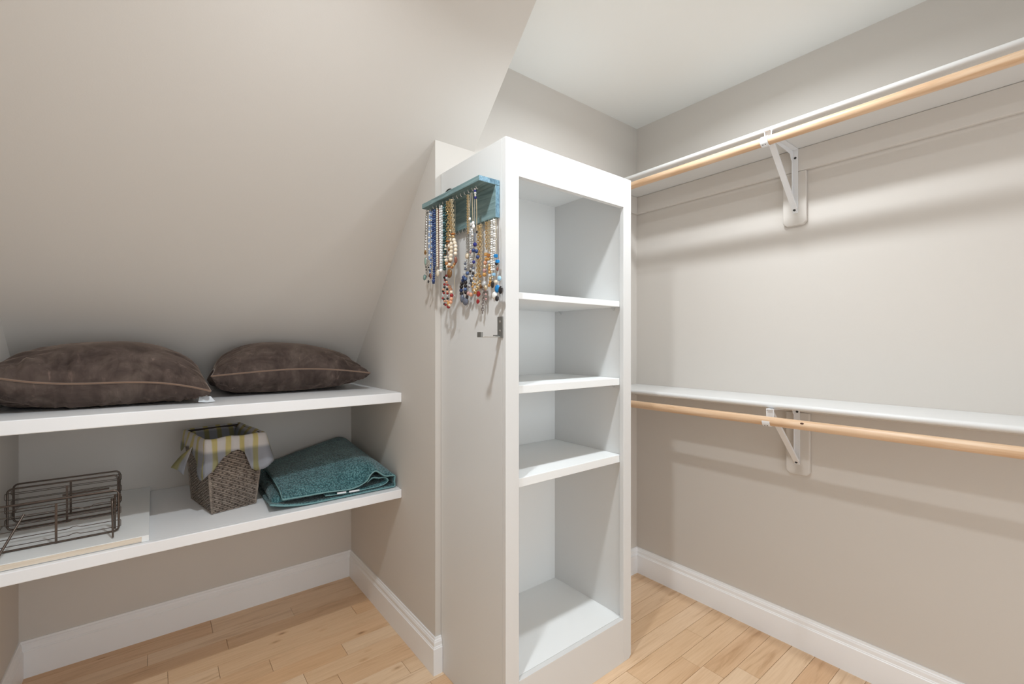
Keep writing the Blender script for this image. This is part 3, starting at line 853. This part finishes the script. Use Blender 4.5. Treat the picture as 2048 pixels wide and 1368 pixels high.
bak_ = [(0.36, .0), (0.43, .0), (0.50, .0), (0.65, .0), (0.77, 0.004), (0.812, 0.026), (0.822, 0.055), (0.815, 0.085), (0.808, 0.105), (0.79, 0.122), (0.765, 0.131), (0.74, 0.131), (0.70, 0.121), (0.62, 0.102), (0.54, 0.082), (0.46, 0.060), (0.40, 0.045)]
mid = [Vector((x, 2.13, zmin + h)) for x, h in mid_]
bak = [Vector((x, 2.42, zmin + h)) for x, h in bak_]
r1 = []
for i, (a, b) in enumerate(zip(front, mid)):
    w = 0.62 if i >= 8 else 0.45
    p = a.lerp(b, w); p.y = 1.955
    if 8 <= i <= 12: p.z = a.z * 0.35 + b.z * 0.65 + 0.004
    r1.append(p)
NSS, NTT = 90, 36
stations = [catmull(r, NSS) for r in (front, r1, mid, bak)]
rows = []
for j in range(NSS):
    colp = catmull([st[j] for st in stations], NTT)
    rows.append([(p.x, p.y, max(p.z, zmin - 0.001)) for p in colp])
sheet = MB().grid(rows).build('folded_sheet', M_TERRY, tm, smooth=True, angle=180)
so = sheet.modifiers.new('thickness', 'SOLIDIFY'); so.thickness = 0.009; so.offset = 0
MB().tube([Vector(r[0]) + Vector((0, -0.0005, 0)) for r in rows], 0.0032, n=8).build('hem', M_HEM, tm, smooth=True, angle=80)
MB().tube([Vector(p) for p in rows[-1]], 0.0032, n=8).build('hem', M_HEM, tm, smooth=True, angle=80)
inner = [(960, 842), (1200, 812), (1500, 752), (1690, 704), (1765, 648), (1725, 604), (1650, 612), (1570, 610), (1500, 668)]
ip = catmull([TC(x, y, 1.884) for x, y in inner], 40)
ib_ = []
for p in ip:
    q = p.copy(); q.y = 2.10; q.z = p.z + 0.012; q.x = p.x - 0.02; ib_.append(q)
ish = MB().grid([[a.lerp(b, t_ / 8) for t_ in range(9)] for a, b in zip(ip, ib_)]).build('inner_fold', M_TERRY, tm, smooth=True, angle=180)
ish.modifiers.new('thickness', 'SOLIDIFY').thickness = 0.005
MB().tube([p + Vector((0, -0.001, 0)) for p in ip], 0.0024, n=8).build('hem', M_HEM, tm, smooth=True, angle=80)
# middle layer that shows on the left end
ml = []
for j in range(13):
    v_ = j / 12
    y = 1.905 + 0.51 * v_
    xl_ = 0.347 + 0.012 * math.sin(v_ * 3.1)
    prof = [(xl_ + 0.012, 0.010), (xl_ + 0.001, 0.016), (xl_, 0.026), (xl_ + 0.008, 0.036 + 0.02 * v_), (0.42, 0.042 + 0.028 * min(1, v_ * 2)), (0.55, 0.042 + 0.035 * min(1, v_ * 2)), (0.68, 0.036 + 0.04 * min(1, v_ * 2))]
    if j == 0: prof = [(x, 0.010 + (h - 0.010) * 0.55) for x, h in prof]
    ml.append([(x, y, zmin + h - 0.004) for x, h in prof])
mlo = MB().grid(ml).build('middle_fold', M_TERRY, tm, smooth=True, angle=180)
mlo.modifiers.new('thickness', 'SOLIDIFY').thickness = 0.006
M_LBL = mat('white_label', srgb(225, 228, 232), 0.6)
for (xa, ya), (xb, yb) in (((1110, 806), (1225, 790)), ((1262, 786), (1395, 764))):
    a, b = TC(xa, ya, 1.879), TC(xb, yb, 1.879)
    MB().prism([(a.x, a.z - 0.0035), (b.x, b.z - 0.0035), (b.x, b.z + 0.003), (a.x, a.z + 0.003)], 1, 1.873, 1.8745).build('care_label', M_LBL, tm)

# ------------------------------------------------------------------ valet hook on the bookcase side
hk = empty('valet_hook', (CX0, 1.155, 1.28), 'small brushed metal swing hook screwed to the bookcase side', 'hook')
MB().box((CX0 - 0.0035, 1.142, 1.274), (CX0 - 0.0004, 1.170, 1.341)).build('back_plate', M_STEELD, hk, bevel=0.0008)
for z in (1.325, 1.296):
    MB().lathe([(0.0001, -0.0012), (0.0030, -0.0010), (0.0042, 0.0)], (CX0 - 0.0036, 1.157, z), 0, 12).build('screw', M_SILVER, hk)
MB().box((CX0 - 0.076, 1.150, 1.2745), (CX0 - 0.0036, 1.162, 1.2785)).build('arm', M_SILVER, hk, bevel=0.0008)
MB().box((CX0 - 0.084, 1.145, 1.2745), (CX0 - 0.076, 1.166, 1.291)).build('arm_end', M_STEELD, hk, bevel=0.0008)
MB().box((CX0 - 0.022, 1.160, 1.2786), (CX0 - 0.0036, 1.168, 1.2826)).build('pivot', M_STEELD, hk, bevel=0.0006)
#@@PART4
# ------------------------------------------------------------------ teal necklace rack on the bookcase side
JX0, JX1, JY0, JY1 = 0.787, CX0 - 0.0006, 1.160, 1.5395
jr = empty('necklace_rack', (CX0, 1.35, 1.656), 'teal stained wooden necklace rack with rows of small hooks, on the bookcase side', 'necklace rack')
MB().box((JX0, JY0 + 0.0006, 1.7585), (JX1, JY1, 1.776)).build('top_board', M_TEAL, jr, bevel=0.0012)
MB().box((0.8495, JY0 + 0.0006, 1.656), (JX1, JY1, 1.7583)).build('back_board', M_TEAL, jr, bevel=0.0012)
MB().box((JX0 + 0.001, JY0, 1.7595), (JX1 - 0.001, JY0 + 0.0006, 1.775)).build('end_grain', M_TEALEND, jr)
MB().box((0.8505, JY0, 1.657), (JX1 - 0.001, JY0 + 0.0006, 1.7575)).build('end_grain', M_TEALEND, jr)
def jhook_mesh(kind):
    m = MB()
    if kind == 'top':      # cup hook screwed into the underside
        pts = [(0, 0, 0.001), (0, 0, -0.006)] + [(0.0050 - 0.0050 * math.cos(a), 0, -0.006 - 0.0058 * math.sin(a)) for a in [R(20 + i * 22) for i in range(8)]] + [(0.0102, 0, -0.0015)]
        pts = [(-p[0], p[1], p[2]) for p in pts]
    else:
        pts = [(0, 0, 0.001), (0, 0, -0.004)] + [(-0.0048 + 0.0048 * math.cos(a), 0, -0.0045 - 0.0056 * math.sin(a)) for a in [R(15 + i * 22) for i in range(8)]] + [(-0.0098, 0, 0.0)]
    m.tube(pts, 0.0012, n=6)
    return m
th0 = None
HOOKS_T = [1.5280 - i * 0.0235 for i in range(15)]
HOOKS_B = [1.1720 + i * 0.0230 for i in range(15)]
for kind, ys, x, z in (('top', HOOKS_T, 0.812, 1.7583), ('bottom', HOOKS_B, 0.859, 1.6558)):
    src = None
    for y in ys:
        if src is None:
            src = jhook_mesh(kind).build('cup_hook', M_SILVER, jr, smooth=True, angle=80)
            h_ = src
        else:
            h_ = src.copy(); COL.objects.link(h_)
        h_.matrix_parent_inverse = Matrix.Translation(-jr.location)
        h_.location = (x, y, z)

PAL = {}
def gem(name, c, rough=0.25, metal=0.0, trans=0.0):
    PAL[name] = mat(name, srgb(*c), rough, metal)
    if trans: bsdf(PAL[name]).inputs['Transmission Weight'].default_value = trans
for nm, c, r_, mt, tr in (('pale_blue_bead', (150, 172, 208), 0.2, 0, 0), ('navy_bead', (42, 62, 112), 0.2, 0, 0), ('slate_blue_bead', (74, 98, 140), 0.22, 0, 0), ('cream_pearl', (232, 220, 202), 0.25, 0, 0),
                      ('white_pearl', (238, 238, 236), 0.2, 0, 0), ('dark_green_bead', (30, 62, 60), 0.2, 0, 0), ('teal_bead', (78, 120, 128), 0.25, 0, 0), ('gold', (218, 190, 142), 0.3, 0.8, 0),
                      ('pale_gold', (224, 208, 178), 0.3, 0.8, 0), ('amber_wood', (172, 112, 58), 0.3, 0, 0), ('brown_stone', (122, 84, 44), 0.25, 0, 0), ('dark_bead', (38, 34, 36), 0.2, 0, 0),
                      ('red_bead', (150, 32, 34), 0.25, 0, 0), ('peach_bead', (222, 164, 132), 0.25, 0, 0), ('clear_crystal', (222, 224, 226), 0.08, 0, 0.35), ('grey_crystal', (112, 118, 134), 0.12, 0.1, 0.2),
                      ('smoky_crystal', (140, 130, 126), 0.15, 0, 0.2), ('pink_crystal', (206, 164, 160), 0.12, 0, 0.2), ('bright_blue', (24, 128, 196), 0.25, 0, 0), ('light_blue_cube', (150, 196, 226), 0.3, 0, 0),
                      ('green_glass', (146, 172, 160), 0.12, 0, 0.2), ('bone', (226, 212, 190), 0.4, 0, 0), ('almond_brown', (128, 78, 62), 0.25, 0, 0), ('topaz', (212, 160, 92), 0.12, 0, 0.15), ('navy_enamel', (32, 36, 116), 0.15, 0, 0)):
    gem(nm, c, r_, mt, tr)
PAL['silver'] = M_SILVER
def along(path, step):
    P = [Vector(p) for p in path]
    out = []; acc = 0.0; nxt = 0.0
    for a, b in zip(P[:-1], P[1:]):
        l = (b - a).length
        while nxt <= acc + l and l > 0:
            out.append((a.lerp(b, (nxt - acc) / l), (b - a).normalized())); nxt += step
        acc += l
    return out
class Necklace:
    def __init__(s, label, X, top):
        s.X = X
        p = sight(*top, 0, X)
        s.t = empty('necklace', p, label, 'necklace', 'necklaces on the teal rack')
    def P(s, px, py, dx=0.0): return sight(px, py, 0, s.X + dx)
    def path(s, pts, dx=0.0): return catmull([s.P(x, y, dx) for x, y in pts], max(12, len(pts) * 8))
    def thread(s, pts, r, col, dx=0.0, name='chain'):
        MB().tube(s.path(pts, dx), r, n=6).build(name, PAL[col], s.t, smooth=True, angle=80); return s
    def links(s, pts, r, col, dx=0.0, wire=0.0009):
        r *= 1.25; wire *= 1.3
        m = MB()
        for k, (p, d) in enumerate(along(s.path(pts, dx), r * 1.45)):
            e1 = d.orthogonal().normalized(); e2 = d.cross(e1)
            side = e1 if k % 2 else e2
            m.tube([p + d * (r * math.cos(a)) + side * (r * 0.72 * math.sin(a)) for a in [2 * math.pi * i / 8 for i in range(8)]], wire, n=4, closed=True)
        o = m.build('chain', PAL[col], s.t, smooth=True, angle=80); o['kind'] = 'stuff'; return s
    def beads(s, pts, r, cols, dx=0.0, gap=1.9, flat=1.0, jitter=0.0, rv=0.0):
        r *= 1.38
        m = MB()
        for k, (p, d) in enumerate(along(s.path(pts, dx), r * gap)):
            m.mi = k % len(cols)
            j = Vector((rnd.uniform(-1, 1), rnd.uniform(-1, 1), rnd.uniform(-1, 1))) * jitter
            m.ball(p + j, r * (1 + rnd.uniform(-rv, rv)), 8, 5, (1, 1, flat), d.to_track_quat('Z', 'Y').to_matrix())
        o = m.build('bead_strand', [PAL[c] for c in cols], s.t, smooth=True, angle=60); o['kind'] = 'stuff'; return s
    def drop(s, px, py, r, col, sc=(0.5, 1, 1), dx=-0.004, name='pendant', n=12, m_=8, rim=None):
        r *= 1.28
        c = s.P(px, py, dx)
        o = MB().ball(c, r, n, m_, sc).build(name, PAL[col], s.t, smooth=True, angle=60)
        if rim:
            MB().tube([c + Vector((-0.001, r * sc[1] * 1.04 * math.cos(a), r * sc[2] * 1.04 * math.sin(a))) for a in [2 * math.pi * i / 16 for i in range(16)]], r * 0.13, n=6, closed=True).build('setting', PAL[rim], o, smooth=True, angle=80)
        return s
    def cube(s, px, py, h, col, dx=-0.003):
        c = s.P(px, py, dx); h_ = Vector((h, h, h))
        MB().box(c - h_, c + h_).build('bead', PAL[col], s.t, bevel=h * 0.25); return s
XT, XB_ = 0.803, 0.850
tx = {}
# ---- upper row, from the wall end towards the front
n = Necklace('silver chain necklace with green glass and brown pendants, at the wall end of the rack', XT, (853, 424))
n.links([(853, 423), (852, 450), (851, 480), (850, 505)], 0.0028, 'silver', 0.002).links([(855, 424), (856, 470), (857, 520), (853, 552)], 0.0028, 'silver', -0.002)
n.drop(851, 505, 0.0062, 'brown_stone', rim='gold').drop(851.5, 523, 0.0075, 'green_glass', (0.5, 0.75, 1.6), rim='silver').beads([(852, 534), (853, 548), (852, 556)], 0.0022, ['dark_bead', 'silver'])
n.drop(849.5, 555, 0.0068, 'green_glass', (0.5, 1, 1.1), rim='teal_bead').beads([(857, 535), (860, 546), (857, 556)], 0.0024, ['dark_bead', 'clear_crystal', 'dark_bead']).drop(857, 563, 0.0042, 'dark_bead')
n = Necklace('pale blue bead necklace in two strands near the wall end', XT, (861, 424))
n.beads([(860, 424), (859, 450), (858.5, 490), (859, 522)], 0.0031, ['pale_blue_bead', 'white_pearl', 'pale_blue_bead'], 0.001, 1.7).beads([(862, 424), (863.5, 455), (863, 500), (861, 536), (860, 546)], 0.0028, ['slate_blue_bead', 'pale_blue_bead', 'silver'], -0.002, 1.7)
n.drop(861, 552, 0.0052, 'almond_brown', (0.5, 0.8, 1.6))
n = Necklace('navy blue bead necklace ending in a long stack of beads', XT, (868, 421))
n.beads([(867, 421), (866.5, 460), (867, 500), (868, 540), (867, 566)], 0.0040, ['navy_bead', 'slate_blue_bead', 'navy_bead'], 0.0, 1.5, 0.8).beads([(869.5, 421), (870, 460), (870, 500), (870, 532)], 0.0036, ['slate_blue_bead', 'navy_bead'], -0.002, 1.6, 0.8)
n.drop(867, 562, 0.0056, 'navy_bead', (0.8, 0.9, 1.0))
n = Necklace('cream pearl necklace with a pale shell pendant', XT, (875, 418))
n.beads([(874.5, 418), (874.5, 460), (874.5, 500), (875, 535)], 0.0031, ['cream_pearl'], 0.0, 1.85).thread([(877, 418), (878, 470), (877.5, 520), (876.5, 540)], 0.0011, 'almond_brown', -0.002)
n.drop(876, 546, 0.0095, 'bone', (0.4, 0.8, 1.1), rim='silver')
n = Necklace('white pearl necklace hanging between the cream and the dark green ones', XT, (882, 413))
n.beads([(880.5, 413), (880.5, 450), (881, 500), (882, 540)], 0.0036, ['white_pearl'], 0.0, 1.85).beads([(883.5, 413), (884.5, 450), (884, 500), (882.5, 540)], 0.0034, ['white_pearl', 'clear_crystal'], -0.003, 1.85)
n.drop(882, 541, 0.0052, 'white_pearl', (0.9, 1, 1))
n = Necklace('dark green bead necklace with teal beads beside it', XT, (889, 411))
n.beads([(888, 411), (888, 450), (888, 500), (888.5, 541)], 0.0040, ['dark_green_bead', 'teal_bead', 'dark_green_bead'], 0.001, 1.6, 0.85).beads([(891, 411), (892, 450), (891, 500), (889, 541)], 0.0042, ['dark_green_bead'], -0.002, 1.6, 0.85)
n = Necklace('gold chain necklace with wooden discs and a large amber stone', XT, (896, 407))
n.links([(895, 406), (893, 430), (894, 455), (894, 478)], 0.0046, 'gold', 0.0, 0.0014).links([(898, 406), (898, 430), (899, 452), (898, 478)], 0.0046, 'gold', -0.003, 0.0014)
n.drop(896, 483, 0.0072, 'amber_wood', (0.9, 1, 0.45), name='bead').drop(896, 489, 0.0066, 'brown_stone', (0.9, 1, 0.5), name='bead')
n.beads([(893, 492), (891, 508), (893, 525), (896, 536)], 0.0052, ['cream_pearl', 'cream_pearl', 'amber_wood'], 0.0, 1.8).beads([(899, 492), (900, 508), (900, 522), (899, 532)], 0.0052, ['cream_pearl', 'brown_stone', 'bone'], -0.004, 1.8)
n.drop(898, 533, 0.0062, 'amber_wood', (0.9, 1, 0.6), name='bead').drop(899, 547, 0.0115, 'brown_stone', (0.5, 0.9, 1.05), -0.008)
n = Necklace('gold chain necklace with cream stones and a brown almond bead', XT - 0.004, (903, 403))
n.links([(901, 402), (902, 430), (904, 455), (905, 466)], 0.0046, 'gold', 0.0, 0.0014).links([(904, 402), (905.5, 430), (907, 455), (907, 466)], 0.0046, 'pale_gold', -0.003, 0.0014)
n.drop(906, 468, 0.0072, 'amber_wood', (0.9, 1, 0.4), name='bead').drop(906, 473, 0.0066, 'gold', (0.9, 1, 0.5), name='bead')
n.beads([(903, 480), (903, 497), (902, 512), (901, 526)], 0.0055, ['bone', 'cream_pearl', 'bone'], 0.0, 1.75).beads([(908, 480), (911, 492), (911, 505), (910, 512)], 0.0050, ['cream_pearl', 'bone'], -0.003, 1.8)
n.drop(911.5, 520, 0.0062, 'almond_brown', (0.7, 0.75, 1.5), name='bead').beads([(909, 528), (905, 534), (902, 536)], 0.0036, ['amber_wood', 'gold'])
n = Necklace('long necklace of red, black and peach beads, lowest below the amber stone', 0.820, (899, 406))
n.thread([(899, 406), (895, 470), (891, 540), (890, 556)], 0.0010, 'dark_bead', 0.004).thread([(900, 406), (899, 470), (897, 540), (897, 556)], 0.0010, 'dark_bead', 0.004)
n.beads([(890, 556), (888, 575), (886, 592), (889, 606), (892, 613)], 0.0034, ['dark_bead', 'red_bead', 'clear_crystal', 'red_bead', 'dark_bead', 'peach_bead'], 0.0, 1.7, 1, 0.0022)
n.beads([(893, 552), (894, 572), (895, 590), (895, 604)], 0.0034, ['red_bead', 'clear_crystal', 'dark_bead', 'peach_bead'], -0.004, 1.7, 1, 0.0022)
n.beads([(899, 574), (903, 585), (902.5, 600), (899, 611), (895, 615)], 0.0050, ['peach_bead', 'peach_bead', 'bone', 'red_bead'], -0.003, 1.7).drop(898, 607, 0.0070, 'topaz', (0.8, 1, 1), name='bead')
n = Necklace('thin chain with a tiny ring at its end, beside the peach beads', 0.812, (910, 402))
n.thread([(910, 402), (910, 470), (909, 540), (909, 590)], 0.0007, 'pale_gold', 0.0).drop(909.5, 592, 0.0030, 'silver', (0.4, 0.8, 1.3))
n = Necklace('thin gold chain hanging in front of the teal back board', XT, (936, 391))
n.links([(935, 391), (935, 425), (935, 450), (936, 466)], 0.0024, 'gold', 0.0, 0.0008).links([(937.5, 391), (938, 425), (938, 450), (937, 466)], 0.0024, 'pale_gold', -0.002, 0.0008)
n = Necklace('thin silver chain with white flower charms, second from the front of the upper hooks', XT, (944, 385))
n.thread([(942, 385), (940, 410), (939.5, 437)], 0.0010, 'silver', 0.0).thread([(944, 385), (945, 415), (946, 445)], 0.0012, 'pale_gold', -0.002)
n.drop(939.5, 438, 0.0044, 'white_pearl').drop(946, 446, 0.0050, 'white_pearl').drop(942, 449, 0.0050, 'clear_crystal').drop(947, 453, 0.0056, 'white_pearl').beads([(943, 456), (945, 466), (944, 474)], 0.0030, ['clear_crystal', 'white_pearl'])
n = Necklace('silver necklace with navy blue round charms, frontmost on the upper hooks', XT, (951, 376))
n.beads([(950, 378), (950.5, 388), (951, 398)], 0.0034, ['silver', 'navy_enamel', 'clear_crystal'], -0.002, 1.5).thread([(949.5, 398), (949, 430), (950, 465)], 0.0013, 'silver', 0.0).thread([(953, 398), (953.5, 430), (953.5, 462)], 0.0013, 'pale_gold', -0.002)
n.drop(953.5, 464, 0.0036, 'dark_bead').thread([(950, 465), (949.5, 478), (950, 486)], 0.0018, 'grey_crystal').drop(950, 489, 0.0054, 'navy_enamel', (0.9, 1, 1)).drop(947, 501, 0.0050, 'navy_bead', (0.9, 1, 1)).drop(953, 502.5, 0.0050, 'navy_bead', (0.9, 1, 1)).drop(955.5, 514, 0.0048, 'navy_bead', (0.9, 1, 1)).drop(947.5, 524, 0.0044, 'navy_enamel', (0.9, 1, 1))
n.thread([(950, 492), (951, 507), (949, 522), (947, 536)], 0.0012, 'silver').beads([(947, 536), (946, 548), (943, 560), (939, 572)], 0.0034, ['grey_crystal', 'clear_crystal', 'dark_bead'], 0, 1.8)
# ---- lower row, hooks under the back board
n = Necklace('silver chain necklace with a cream disc, dark blue beads and a grey crystal drop', XB_, (935, 461))
n.links([(934, 461), (933.5, 485), (934, 505)], 0.0026, 'silver', 0.0).links([(937, 461), (937.5, 490), (937, 520), (935, 535)], 0.0026, 'silver', -0.002)
n.drop(934.5, 512, 0.0072, 'bone', rim='pale_gold').beads([(931, 522), (930, 534), (932, 542)], 0.0036, ['clear_crystal', 'grey_crystal'])
n.drop(928, 547, 0.0052, 'clear_crystal').drop(935, 546.5, 0.0054, 'slate_blue_bead', (0.9, 1, 1)).drop(927.5, 555, 0.0056, 'navy_bead', (0.9, 1, 1))
n.beads([(926, 561), (923, 572), (922.5, 584), (925, 594)], 0.0050, ['navy_bead', 'dark_bead', 'dark_bead'], 0.0, 1.75).beads([(931, 558), (931, 570), (930.5, 580), (933, 588)], 0.0050, ['slate_blue_bead', 'dark_bead', 'dark_bead'], -0.003, 1.75)
n.drop(924.5, 597, 0.0092, 'grey_crystal', (0.6, 0.85, 1.25)).drop(931, 603, 0.0100, 'grey_crystal', (0.6, 1.1, 1.1)).drop(934, 594, 0.0060, 'dark_bead')
n = Necklace('clear crystal bead necklace beside the gold cluster', XB_, (942, 458))
n.beads([(941, 459), (941, 480), (942, 505), (942, 530)], 0.0030, ['clear_crystal', 'white_pearl', 'clear_crystal'], 0.0, 1.9).beads([(944, 458), (945, 480), (945, 502), (944, 530)], 0.0030, ['clear_crystal', 'silver'], -0.003, 1.9)
n.drop(941, 504, 0.0048, 'pink_crystal').drop(944, 509, 0.0050, 'white_pearl').beads([(943, 533), (940, 546), (942, 560), (944, 572)], 0.0034, ['smoky_crystal', 'clear_crystal', 'dark_bead'], 0, 1.8).drop(939, 572, 0.0048, 'navy_enamel')
n = Necklace('gold chain necklace with a golden bead cluster and red rosettes', XB_, (960, 452))
n.links([(957, 454), (956, 480), (956, 510), (955, 545)], 0.0044, 'gold', 0.0, 0.0013).links([(962, 451), (963, 480), (962, 510), (960, 545)], 0.0044, 'pale_gold', -0.003, 0.0013).links([(959.5, 452), (960, 480), (959, 510), (958, 545)], 0.0040, 'gold', -0.005, 0.0013)
cl = MB()
for k in range(46):
    a = rnd.uniform(0, 1); w_ = 3.5 + 8.5 * math.sin(math.pi * min(1, 0.15 + a * 0.8))
    cl.mi = k % 3
    cl.ball(n.P(953.5 + rnd.uniform(-w_, w_) * 0.75, 546 + a * 46, -0.004 + rnd.uniform(-0.006, 0.004)), rnd.uniform(0.0030, 0.0056), 8, 5)
o = cl.build('bead_cluster', [PAL['gold'], PAL['topaz'], PAL['pale_gold']], n.t, smooth=True, angle=60); o['kind'] = 'stuff'
for px_, py_, r_ in ((957.5, 588, 0.0096), (956.5, 603, 0.0076)):
    c = n.P(px_, py_, -0.010)
    ro = MB().ball(c, r_ * 0.72, 10, 6, (0.8, 1, 1)).build('rosette', PAL['red_bead'], n.t, smooth=True, angle=60)
    pt = MB()
    for k in range(9):
        a = 2 * math.pi * k / 9
        pt.ball(c + Vector((-0.002, r_ * 0.68 * math.cos(a), r_ * 0.68 * math.sin(a))), r_ * 0.38, 6, 4, (0.7, 1, 1))
    pt.build('petals', PAL['red_bead'], ro, smooth=True, angle=60)
n.drop(937, 587, 0.0060, 'pink_crystal', (0.8, 1, 1), name='bead').drop(942, 589, 0.0056, 'peach_bead', (0.8, 1, 1), name='bead')
n = Necklace('gold chain necklace with amber cubes and a long pink crystal tail', XB_, (975, 446))
n.links([(973, 447), (973, 470), (973, 500)], 0.0040, 'gold', 0.0, 0.0013).links([(978, 445), (978, 470), (978, 502)], 0.0040, 'pale_gold', -0.002, 0.0013)
n.cube(972.5, 509, 0.0054, 'topaz').cube(977.5, 511, 0.0046, 'amber_wood').beads([(973, 518), (970, 530), (969, 545), (969, 556)], 0.0052, ['topaz', 'peach_bead', 'pale_gold', 'pink_crystal'], 0.0, 1.8)
n.beads([(977, 518), (979, 535), (979.5, 550), (981, 562), (978, 572)], 0.0042, ['topaz', 'clear_crystal', 'gold', 'topaz'], -0.002, 1.9)
n.drop(968, 567.5, 0.0086, 'clear_crystal', (0.8, 1, 0.9), name='bead').drop(971.5, 575, 0.0064, 'pale_gold', (0.8, 1, 1), name='bead').drop(962, 573, 0.0056, 'brown_stone', (0.8, 1, 1), name='bead')
n.links([(968, 578), (967, 595), (966, 610), (965, 625)], 0.0046, 'smoky_crystal', 0.0, 0.0013).beads([(971, 580), (972, 592), (972, 605)], 0.0030, ['pink_crystal', 'smoky_crystal'], 0, 1.8)
n = Necklace('thick white and silver rope necklace with a light blue cube', XB_, (986, 441))
n.beads([(983.5, 442), (984, 470), (983, 500), (983.5, 540)], 0.0036, ['white_pearl', 'silver', 'white_pearl'], 0.0, 1.5, 0.7).beads([(988, 440), (989, 470), (988, 500), (987.5, 540)], 0.0036, ['white_pearl', 'white_pearl', 'silver'], -0.003, 1.5, 0.7)
n.cube(987.5, 549, 0.0044, 'light_blue_cube')
n.beads([(983.5, 540), (984.5, 552), (986, 560)], 0.0028, ['clear_crystal', 'pale_gold'])
n = Necklace('grey cord necklace with bright blue, black and white pendants, at the front end', XB_, (994, 436))
n.thread([(992, 437), (992, 470), (992, 505), (991.5, 512)], 0.0010, 'bone', 0.0).thread([(997, 436), (997.5, 470), (997.5, 520), (1000, 560), (999, 590)], 0.0010, 'smoky_crystal', -0.001)
n.drop(992.5, 479, 0.0022, 'silver', (1, 1, 1), name='bead').cube(991.5, 512, 0.0052, 'bright_blue').cube(995, 523, 0.0052, 'bright_blue').drop(993, 527, 0.0050, 'dark_bead', (0.8, 0.9, 1), name='bead').drop(995, 538, 0.0038, 'almond_brown', (0.7, 0.7, 1.3), name='bead')
n.drop(998.5, 557, 0.0066, 'light_blue_cube', (0.6, 1, 1)).drop(985, 569, 0.0066, 'dark_bead', (0.5, 0.85, 1.4)).drop(991.5, 564, 0.0064, 'bone', (0.6, 1, 0.8)).drop(994.5, 577.5, 0.0100, 'bright_blue', (0.35, 1, 1), -0.008).drop(1001, 580, 0.0088, 'dark_bead', (0.4, 0.9, 1.1), -0.008).drop(989, 591, 0.0098, 'white_pearl', (0.5, 1, 0.95), -0.006).drop(994, 597, 0.0072, 'dark_bead', (0.5, 0.9, 1), -0.010).drop(1001, 596, 0.0080, 'clear_crystal', (0.4, 0.7, 1.4), 0.0)

# black hair band lying on the rack
hb = MB().tube([(0.8595 + 0.0045 * math.sin(a), 1.474 + 0.032 * math.cos(a), 1.8045 + 0.0262 * math.sin(a)) for a in [2 * math.pi * i / 28 for i in range(28)]], 0.0022, n=8, closed=True).build('hair_band', M_BLACK, smooth=True, angle=80)
tag(hb, 'thin black hair band propped on top of the teal rack', 'hair band')
